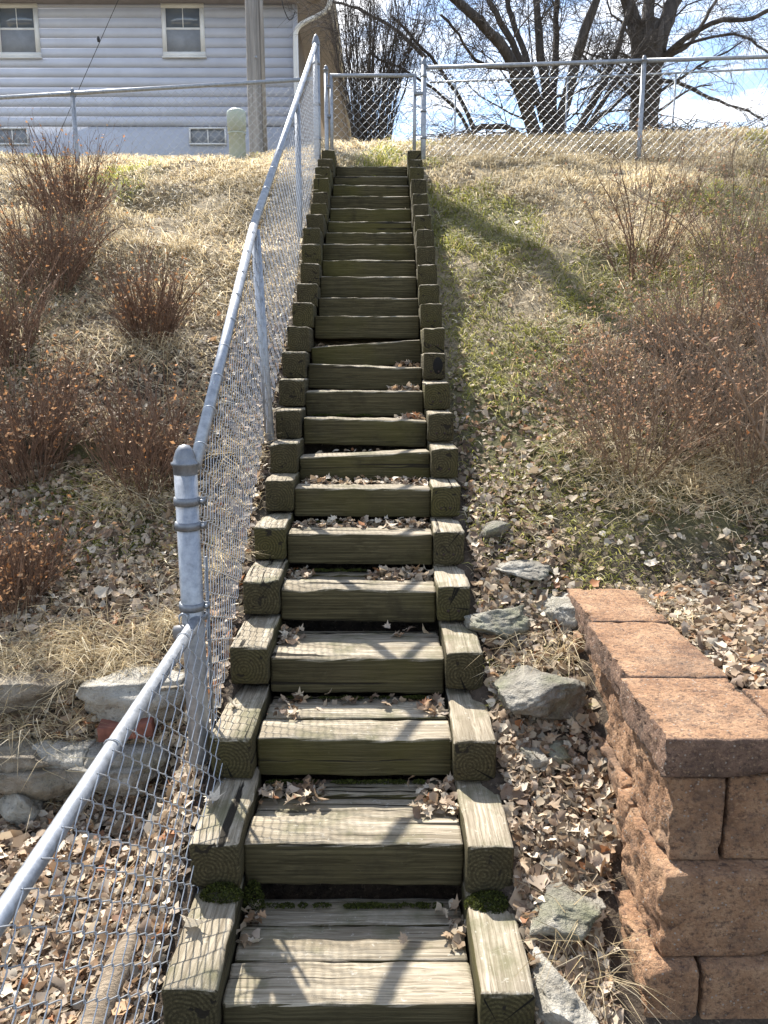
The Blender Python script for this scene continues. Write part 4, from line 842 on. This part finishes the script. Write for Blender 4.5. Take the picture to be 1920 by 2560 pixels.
# ------------------------------------------------------------------ grass
def sample(n, y0, y1, seed, power=1.0):
    r = np.random.default_rng(seed); u = r.uniform(0, 1, n); Y = y0 * (y1 / y0) ** (u ** power)
    X = r.uniform(-1, 1, n) * (0.62 * Y + 0.5); return X, Y, r
def blades(X, Y, ln, wd, cols, r, lie=0.8, upr=0.5):
    n = len(X); Z = ground(X, Y); nr = gnormal(X, Y)
    a = r.uniform(0, 2 * np.pi, n); lat = np.stack([np.cos(a), np.sin(a) - 0.8, np.zeros(n)], -1)      # combed downhill
    lat = lat - (lat * nr).sum(1, keepdims=True) * nr; lat = unit(lat)
    b = np.stack([X, Y, Z - 0.004], -1); up = nr * (upr * r.uniform(0.3, 1.3, n))[:, None]
    d1 = unit(lat * lie * r.uniform(0.4, 1.2, n)[:, None] + up); d2 = unit(lat * lie * 1.3 + up * 0.25 + [0, 0, -0.12])
    ln = ln[:, None]; sd = unit(np.cross(d1, nr + r.normal(0, 0.3, (n, 3)))) * wd[:, None]
    m1 = b + d1 * ln * 0.55; tip = m1 + d2 * ln * 0.5
    V = np.stack([b - sd, b + sd, m1 + sd * 0.8, m1 - sd * 0.8, tip], 1).reshape(-1, 3)
    k = np.arange(n)[:, None] * 5; Fq = k + [0, 1, 2, 3]; Ft = k + [3, 2, 4]
    return V, [Fq, Ft], np.repeat(cols, 5, 0)
def keep_off(X, Y):
    stair = (X > -0.60) & (X < 0.39) & (Y < 7.80)
    wall_ = (X > np.where(Y < 2.1, 0.675, 0.745)) & (X < 1.06) & (Y < 3.14) & (Y > 1.6); front = (X > 0.6) & (Y < 2.0)
    capr = (X > 1.0) & (Y < 2.14)
    return ~(stair | wall_ | front | capr)
STRAW = np.array([[0.70, 0.58, 0.37], [0.60, 0.48, 0.29], [0.77, 0.68, 0.49], [0.50, 0.39, 0.22]]); GREEN = np.array([[0.26, 0.27, 0.05], [0.38, 0.37, 0.08], [0.48, 0.45, 0.14]])
X, Y, r = sample(330000, 2.6, 12.0, 91, 1.0)
green = sstep(0.10, 0.32, vn(X * 1.3 + 5, Y * 1.1, 41) + 0.35 * vn(X * 4, Y * 4, 42) + np.where(X > 0.3, 0.26 * sstep(2.8, 4, Y) * (1 - sstep(5.8, 7.8, Y)) * (1 - sstep(0.8, 1.7, X)) + 0.30 * sstep(3.4, 4.2, Y) * (1 - sstep(6.4, 7.6, Y)) * (1 - sstep(0.50, 0.85, X)), -0.10))
dens = np.where(X > 0.3, 0.30 + 0.70 * sstep(4.4, 5.6, Y + 0.5 * vn(X * 2, Y * 2, 45)), 0.42 + 0.50 * sstep(4.6, 5.8, Y + 0.9 * vn(X * 1.6, Y * 1.6, 46)))
dens = np.where((X > 1.1) & (Y < 3.3), 0.35, dens)
dens *= np.clip(0.10 + 1.6 * np.clip(vn(X * 3.4, Y * 3.4, 47) + 0.45 * vn(X * 9, Y * 9, 48) + 0.5, 0, 1), 0, 1)
k = keep_off(X, Y) & (r.uniform(0, 1, len(X)) < dens) & ((X > 0.3) | (X < -0.6) | (Y > 7.8))
X, Y, green = X[k], Y[k], green[k]; n = len(X)
cols = STRAW[r.integers(0, 4, n)]; gsel = r.uniform(0, 1, n) < green * 0.8; cols[gsel] = GREEN[r.integers(0, 3, gsel.sum())]; cols = cols * r.uniform(0.75, 1.2, (n, 1))
pat = np.clip(vn(X * 3.1, Y * 3.1, 71) + 0.5 * vn(X * 8, Y * 8, 72) + 0.5, 0, 1); tone = np.clip(0.82 + 0.7 * vn(X * 0.9, Y * 0.9, 73) + 0.4 * vn(X * 2.6, Y * 2.6, 74), 0.45, 1.1); cols = cols * (tone * np.where(X > 0.3, 0.88, 1.05))[:, None]
ln = r.uniform(0.03, 0.10, n) * (0.75 + 0.06 * Y) * (0.45 + 1.1 * pat); V, Fc, C = blades(X, Y, ln, (0.0009 + 0.00036 * Y) * r.uniform(0.7, 1.3, n), cols, r, 0.7, 1.0)
g_ = link('grass', make_mesh('grass', V, Fc, M['grass'], col=C)); tag(g_, 'short dead straw-coloured and green grass covering the hillside', 'grass', kind='stuff')
# long straw tufts
def tufts(seed, spots, name, label):
    r = np.random.default_rng(seed); Xs = []; Ys = []
    for (x, y, n_, sp_) in spots: Xs.append(r.normal(x, sp_, n_)); Ys.append(r.normal(y, sp_ * 0.7, n_))
    X = np.concatenate(Xs); Y = np.concatenate(Ys); k = keep_off(X, Y); X, Y = X[k], Y[k]; n = len(X); cols = STRAW[r.integers(0, 4, n)] * r.uniform(0.7, 1.2, (n, 1))
    V, Fc, C = blades(X, Y, r.uniform(0.10, 0.30, n), 0.0012 * r.uniform(0.7, 1.4, n) * (0.6 + 0.15 * Y), cols, r, 0.75, 0.75)
    tag(link(name, make_mesh(name, V, Fc, M['grass'], col=C)), label, 'grass', kind='stuff')
sp1 = []
for (x, y, n_, s_) in ((390, 880, 420, .14), (330, 1230, 420, .13), (200, 1620, 380, .10), (60, 1650, 300, .10), (300, 1660, 340, .09), (430, 1560, 200, .07), (150, 900, 300, .15), (600, 1130, 90, .05), (560, 1420, 120, .05), (480, 1000, 150, .1), (130, 1850, 90, .06), (60, 1790, 120, .08), (480, 760, 300, .16), (420, 640, 300, .2), (560, 560, 300, .2), (250, 640, 200, .2)):
    q = hit(x, y); sp1.append((q[0], q[1], n_, s_))
tufts(5, sp1, 'grass', 'long dry straw tufts hanging on the bank left of the fence')
sp2 = []
for (x, y, n_, s_) in ((1600, 1200, 500, .16), (1720, 1200, 500, .18), (1850, 1180, 500, .16), (1480, 1120, 200, .12), (1300, 1650, 60, .05), (1420, 1630, 110, .05), (1530, 620, 260, .3), (1750, 640, 500, .35), (1850, 800, 400, .3), (1500, 2440, 70, .05), (1460, 2330, 50, .05), (1700, 780, 300, .25)):
    q = hit(x, y); sp2.append((q[0], q[1], n_, s_))
tufts(6, sp2, 'grass', 'long dry straw under the thicket shrubs and in the gully right of the stairs')

# ------------------------------------------------------------------ dead leaves
def leaf_shape(kind, seed, fine=True):
    r = np.random.default_rng(seed)
    if kind == 'maple': ang = [-90, -60, -35, -12, 12, 38, 60, 75, 90, 105, 120, 142, 168, 192, 215, 240]; rad = [.55, .42, .75, .48, .92, .5, .72, .55, 1.0, .55, .72, .5, .92, .48, .75, .42]
    elif kind == 'oak': ang = [-90, -70, -40, -15, 5, 30, 50, 65, 80, 90, 100, 115, 130, 150, 175, 195, 220, 250]; rad = [.95, .45, .5, .3, .55, .33, .65, .45, .8, 1.0, .8, .45, .65, .33, .55, .3, .5, .45]
    else: ang = list(np.arange(-90, 270, 36)); rad = [1.0, .75, .55, .5, .7, 1.0, .7, .5, .55, .75]
    ang = np.radians(np.array(ang) + 0.0); rad = np.array(rad) * r.uniform(0.85, 1.12, len(rad))
    if not fine: ang, rad = ang[::2] if kind != 'maple' else ang[[0, 2, 4, 6, 8, 10, 12, 14]], rad[::2]
    x = rad * np.cos(ang) * 0.5; y = rad * np.sin(ang) * 0.5
    V = np.concatenate([[[0, 0, 0]], np.stack([x, y, 0 * x], -1)]); n = len(x)
    cu, cv, tw = r.choice([-1, 1]) * r.uniform(0.2, 1.5), r.choice([-1, 1]) * r.uniform(0.1, 1.1), r.uniform(-0.9, 0.9)
    V[:, 2] = cu * V[:, 0] ** 2 + cv * V[:, 1] ** 2 + tw * V[:, 0] * V[:, 1] + r.normal(0, 0.035, n + 1); V[0, 2] -= 0.03
    j = np.arange(n); Fc = np.stack([np.zeros(n, int), 1 + j, 1 + (j + 1) % n], -1)
    return V, Fc
SH = [leaf_shape(['maple', 'maple', 'oak', 'oval', 'maple', 'oval', 'oak', 'maple'][i], 900 + i) for i in range(8)]
SHL = [leaf_shape(['maple', 'oval', 'maple', 'oak', 'oval', 'maple'][i], 940 + i, False) for i in range(6)]
LC = np.array([[0.52, 0.415, 0.29], [0.38, 0.275, 0.18], [0.66, 0.575, 0.45], [0.22, 0.15, 0.10], [0.46, 0.29, 0.165], [0.55, 0.44, 0.33], [0.36, 0.16, 0.07]])
def leaf_field(X, Y, Z, nr, size, r, tilt=0.55, shapes=SHL, cw=None):
    n = len(X); mb = MB(); which = r.integers(0, len(shapes), n)
    nn = unit(nr + r.normal(0, tilt, (n, 3))); a = unit(np.cross(nn, unit(r.normal(0, 1, (n, 3))))); b_ = np.cross(nn, a)
    cols = LC[r.choice(len(LC), n, p=cw)] * r.uniform(0.42, 1.2, (n, 1)); c = np.stack([X, Y, Z], -1)
    for i, (V, Fc) in enumerate(shapes):
        s_ = np.where(which == i)[0]
        if not len(s_): continue
        W_ = c[s_, None] + size[s_, None, None] * (V[None, :, 0:1] * a[s_, None] + V[None, :, 1:2] * b_[s_, None] + V[None, :, 2:3] * nn[s_, None])
        m_ = len(V); Fa = (np.arange(len(s_))[:, None, None] * m_ + Fc[None]).reshape(-1, 3)
        mb.add(W_.reshape(-1, 3), Fa, np.repeat(cols[s_], m_, 0))
    return mb
CW = np.array([.25, .23, .14, .18, .06, .12, .02])
X, Y, r = sample(230000, 1.35, 9.0, 131, 1.2)
left = X < -0.6
dl = np.where(left, np.where(Y < 2.75, 0.62, 0.85) * (1 - sstep(3.9, 5.6, Y + 0.9 * vn(X * 1.5, Y * 1.5, 61))) + 0.10, 0.0)
gul = (X > 0.36) & (X < 0.80)
dl = np.where(gul, 0.68 * (1 - sstep(3.9, 4.8, Y + 0.8 * vn(X * 2, Y * 2, 62))) + 0.06, dl)
rr_ = X >= 0.80
dl = np.where(rr_, 0.55 * (1 - sstep(2.9, 3.4, Y + 0.5 * vn(X * 2, Y * 2, 63))) + 0.62 * np.exp(-((Y - 4.15 - 0.25 * (X - 0.9)) / 0.5) ** 2) * (0.4 + vn(X * 2.2, Y * 2.2, 64)).clip(0.1, 1) * 1.6 + 0.28 * sstep(1.3, 2.0, X) * (1 - sstep(5.5, 6.5, Y)) + 0.05, dl)
k = keep_off(X, Y) & (left | gul | rr_) & (r.uniform(0, 1, len(X)) < dl); X, Y = X[k], Y[k]; n = len(X)
lift = r.uniform(0.002, 0.032, n) * np.where(Y < 4, 1.0, 0.6)
mb = leaf_field(X, Y, ground(X, Y) + lift, gnormal(X, Y), 0.010 + 0.046 * r.uniform(0, 1, n) ** 1.3 + 0.035 * (r.uniform(0, 1, n) > 0.93), r, 0.55, SHL, CW)
V, Fc, C = mb.get(); tag(link('leaf_litter', make_mesh('leaf_litter', V, Fc, M['leaf'], col=C)), 'dense litter of dry brown and tan leaves over the lower slopes', 'leaf litter', kind='stuff')
TX, TY, TZ = [], [], []
for k, fx0, fx1, fy0, fy1, n_ in ((22, 0.01, 0.34, 0.66, 0.97, 60), (22, 0.80, 0.99, 0.50, 0.97, 70), (21, 0.01, 0.2, 0.5, 0.95, 40), (21, 0.3, 0.8, 0.75, 0.97, 30), (21, 0.88, 0.99, 0.5, 0.97, 40), (20, 0.01, 0.15, 0.5, 0.95, 35), (19, 0.01, 0.18, 0.5, 0.95, 40), (19, 0.55, 0.99, 0.55, 0.97, 110), (18, 0.01, 0.99, 0.5, 0.97, 190), (17, 0.01, 0.99, 0.45, 0.97, 230), (16, 0.05, 0.9, 0.7, 0.97, 30), (15, 0.75, 0.98, 0.4, 0.97, 60), (14, 0.7, 0.98, 0.4, 0.97, 60), (13, 0.75, 0.98, 0.4, 0.97, 50), (12, 0.02, 0.3, 0.5, 0.97, 30), (23, 0.01, 0.1, 0.5, 0.97, 25), (23, 0.9, 0.99, 0.5, 0.97, 25), (5, 0.75, 0.98, 0.5, 0.97, 25), (4, 0.8, 0.98, 0.5, 0.97, 20)):
    s = ST[k]; Yn = ST[k - 1][0]; fx = rng.uniform(fx0, fx1, n_)
    TX.append(s[1] + (s[3] - s[1]) * fx); TY.append(s[0] + (Yn - s[0]) * rng.uniform(fy0, fy1, n_)); TZ.append(min(s[2], s[4]) + rng.uniform(-0.012, 0.022, n_))
TX, TY, TZ = np.concatenate(TX), np.concatenate(TY), np.concatenate(TZ); n = len(TX)
mb = leaf_field(TX, TY, TZ, np.tile([0, 0, 1.0], (n, 1)), rng.uniform(0.022, 0.05, n), rng, 0.6, SHL, CW)
V, Fc, C = mb.get(); tag(link('leaf_litter', make_mesh('leaf_litter', V, Fc, M['leaf'], col=C)), 'drifts of small broken leaves caught on the stair treads', 'leaf litter', kind='stuff')
# individually placed leaves
lm = []
for i, c in enumerate(LC):
    m, t, b, o = mat_new('dead_leaf_colour'); n1 = noise(t, coords(t), 25, 5, 0.7)
    cc = ramp(t, n1, [(0.3, tuple(c * 0.7)), (0.7, tuple(np.minimum(1, c * 1.2)))]); t.links.new(cc, b.inputs['Base Color']); b.inputs['Roughness'].default_value = 0.65
    tr = t.nodes.new('ShaderNodeBsdfTranslucent'); t.links.new(cc, tr.inputs[0]); mx = t.nodes.new('ShaderNodeMixShader'); mx.inputs[0].default_value = 0.25; t.links.new(b.outputs[0], mx.inputs[1]); t.links.new(tr.outputs[0], mx.inputs[2]); t.links.new(mx.outputs[0], o.inputs[0]); lm.append(m)
lmesh = [[make_mesh('fallen_leaf', V, Fc, m) for m in lm] for V, Fc in SH]
def one_leaf(p, size, label, group, ci=None, si=None, tilt=0.5, nr=(0, 0, 1)):
    ci = int(rng.choice(len(LC), p=CW)) if ci is None else ci; si = int(rng.integers(0, 8)) if si is None else si
    o_ = link('fallen_leaf', lmesh[si][ci], None, p); nn = Vector(np.array(nr) + rng.normal(0, tilt, 3)).normalized()
    o_.rotation_mode = 'QUATERNION'; q_ = nn.to_track_quat('Z', 'Y'); q_ = q_ @ Euler((0, 0, rng.uniform(0, 6.28))).to_quaternion(); o_.rotation_quaternion = q_
    o_.scale = (size,) * 3; tag(o_, label.replace('{c}', LN[ci]), 'leaf', group)
ORD = ['lowest', 'second', 'third', 'fourth', 'fifth', 'sixth', 'seventh', 'eighth', 'ninth', 'tenth', 'eleventh', 'twelfth', 'thirteenth']
LN = ['tan', 'brown', 'pale', 'dark brown', 'rusty brown', 'buff', 'orange']
def on_tread(k, fx0, fx1, n_, fy0=0.15, fy1=0.95, size=(0.036, 0.07)):
    Y, Yn, xl, xr, ZL, ZR = tread_list[k]
    for _ in range(n_):
        f_ = rng.uniform(fx0, fx1); x = xl + (xr - xl) * f_; y = Y + (Yn - Y) * rng.uniform(fy0, fy1); z = min(ZL, ZR) + rng.uniform(0.006, 0.035)
        one_leaf((x, y, z), rng.uniform(*size), '{c} dry leaf on the %s tread up from the foot of the stairs' % ORD[NS - 1 - k], 'dry leaves on the stair treads', tilt=0.45)
for a_ in ((23, 0.02, 0.10, 5, 0.55, 0.95), (23, 0.88, 0.97, 6, 0.5, 0.95), (23, 0.70, 0.78, 1, 0.5, 0.8), (22, 0.02, 0.36, 17, 0.62, 0.95), (22, 0.76, 0.98, 24, 0.42, 0.95), (21, 0.03, 0.18, 9, 0.45, 0.9), (21, 0.25, 0.7, 5, 0.6, 0.95), (21, 0.86, 0.98, 9, 0.5, 0.95),
           (20, 0.02, 0.16, 9, 0.4, 0.9), (20, 0.55, 0.95, 7, 0.75, 0.97), (19, 0.02, 0.16, 7, 0.55, 0.95), (19, 0.6, 0.98, 22, 0.45, 0.95), (18, 0.02, 0.16, 9, 0.4, 0.9), (18, 0.2, 0.7, 16, 0.45, 0.9), (18, 0.7, 0.98, 16, 0.35, 0.95), (17, 0.03, 0.97, 30, 0.35, 0.95, (0.032, 0.058)),
           (14, 0.76, 0.97, 8, 0.3, 0.9), (15, 0.8, 0.97, 8, 0.3, 0.9), (13, 0.76, 0.97, 6, 0.3, 0.9), (12, 0.85, 0.97, 4, 0.4, 0.9)):
    on_tread(*a_)
def scatter(n_, xr_, yr_, label, group, size=(0.045, 0.078), lift=(0.02, 0.05)):
    for _ in range(n_):
        x = rng.uniform(*xr_); y = rng.uniform(*yr_); one_leaf((x, y, float(ground(x, y)) + rng.uniform(*lift)), rng.uniform(*size), label, group, nr=gnormal(np.array(x), np.array(y)))
scatter(46, (0.40, 0.64), (1.75, 2.75), '{c} dry leaf in the gully between the stairs and the block wall', 'dry leaves in the gully')
scatter(32, (-1.25, -0.66), (1.5, 2.55), '{c} dry leaf on the floor left of the lower fence', 'dry leaves below the lower fence')
for k, fx, sz, lb in ((21, 0.22, 0.085, 'large pale lobed leaf on the left kerb timber beside the third tread'), (22, 0.20, 0.10, 'large pale lobed leaf on the left kerb timber beside the second tread'), (23, 0.22, 0.095, 'large pale lobed leaf on the left kerb timber beside the lowest tread')):
    s = ST[k]; one_leaf((s[6] + 0.03, s[5] + fx, s[8] + 0.02), sz, lb, 'large leaves on the kerb timbers', 2, 0)
q = hit(546, 800); one_leaf(q + [0, 0, 0.03], 0.06, 'single bright orange leaf on the bank beside the stair fence', 'bright orange leaf', 6, 5)

# ------------------------------------------------------------------ moss
def moss(spots, seed):
    r = np.random.default_rng(seed); out_ = MB()
    for (cx, cy, cz, sx, sy, sz, n_) in spots:
        u = unit(r.normal(0, 1, (n_, 3))) * r.uniform(0.5, 1, (n_, 1)) ** 0.4; u[:, 2] = np.abs(u[:, 2]); c = np.array([cx, cy, cz]) + u * [sx, sy, sz]
        V, Fc, C = leafcards(c, r.uniform(0.0025, 0.006, n_), ((0.075, 0.085, 0.012), (0.03, 0.036, 0.008)), r); out_.add(V, Fc, C)
    return out_
ms = []
s = ST[22]; s3 = ST[23]
ms += [((s[9] + s[10]) / 2, s[5] - 0.03, s3[11] - 0.01, 0.078, 0.05, 0.035, 2600), (s[7] - 0.05, s[5] - 0.02, s3[8], 0.065, 0.03, 0.045, 1400), (s[7] + 0.03, ST[22][0] - 0.02, ST[23][2], 0.035, 0.02, 0.10, 900), (s3[6] + 0.09, s3[5] - 0.03, -1.70, 0.05, 0.03, 0.05, 900)]
for k in (20, 21, 22):
    Y, Yn, xl, xr, ZL, ZR = tread_list[k]
    for j in range(16):
        f_ = rng.uniform(0.1, 0.9); ms.append((xl + (xr - xl) * f_, ST[k][0] - 0.006, ST[k + 1 if k < 23 else 23][2] - 0.002, rng.uniform(0.015, 0.05), 0.010, rng.uniform(0.004, 0.012), 130))
for k in (15, 17, 18, 19):
    Y, Yn, xl, xr, ZL, ZR = tread_list[k]
    for j in range(4): ms.append((xl + (xr - xl) * rng.uniform(0.05, 0.5), Yn - 0.012, ZL - 0.005, 0.05, 0.012, 0.012, 160))
V, Fc, C = moss(ms, 77).get(); tag(link('moss', make_mesh('moss', V, Fc, M['moss'], col=C)), 'dark green moss cushions growing on the lower stair timbers', 'moss', kind='stuff')
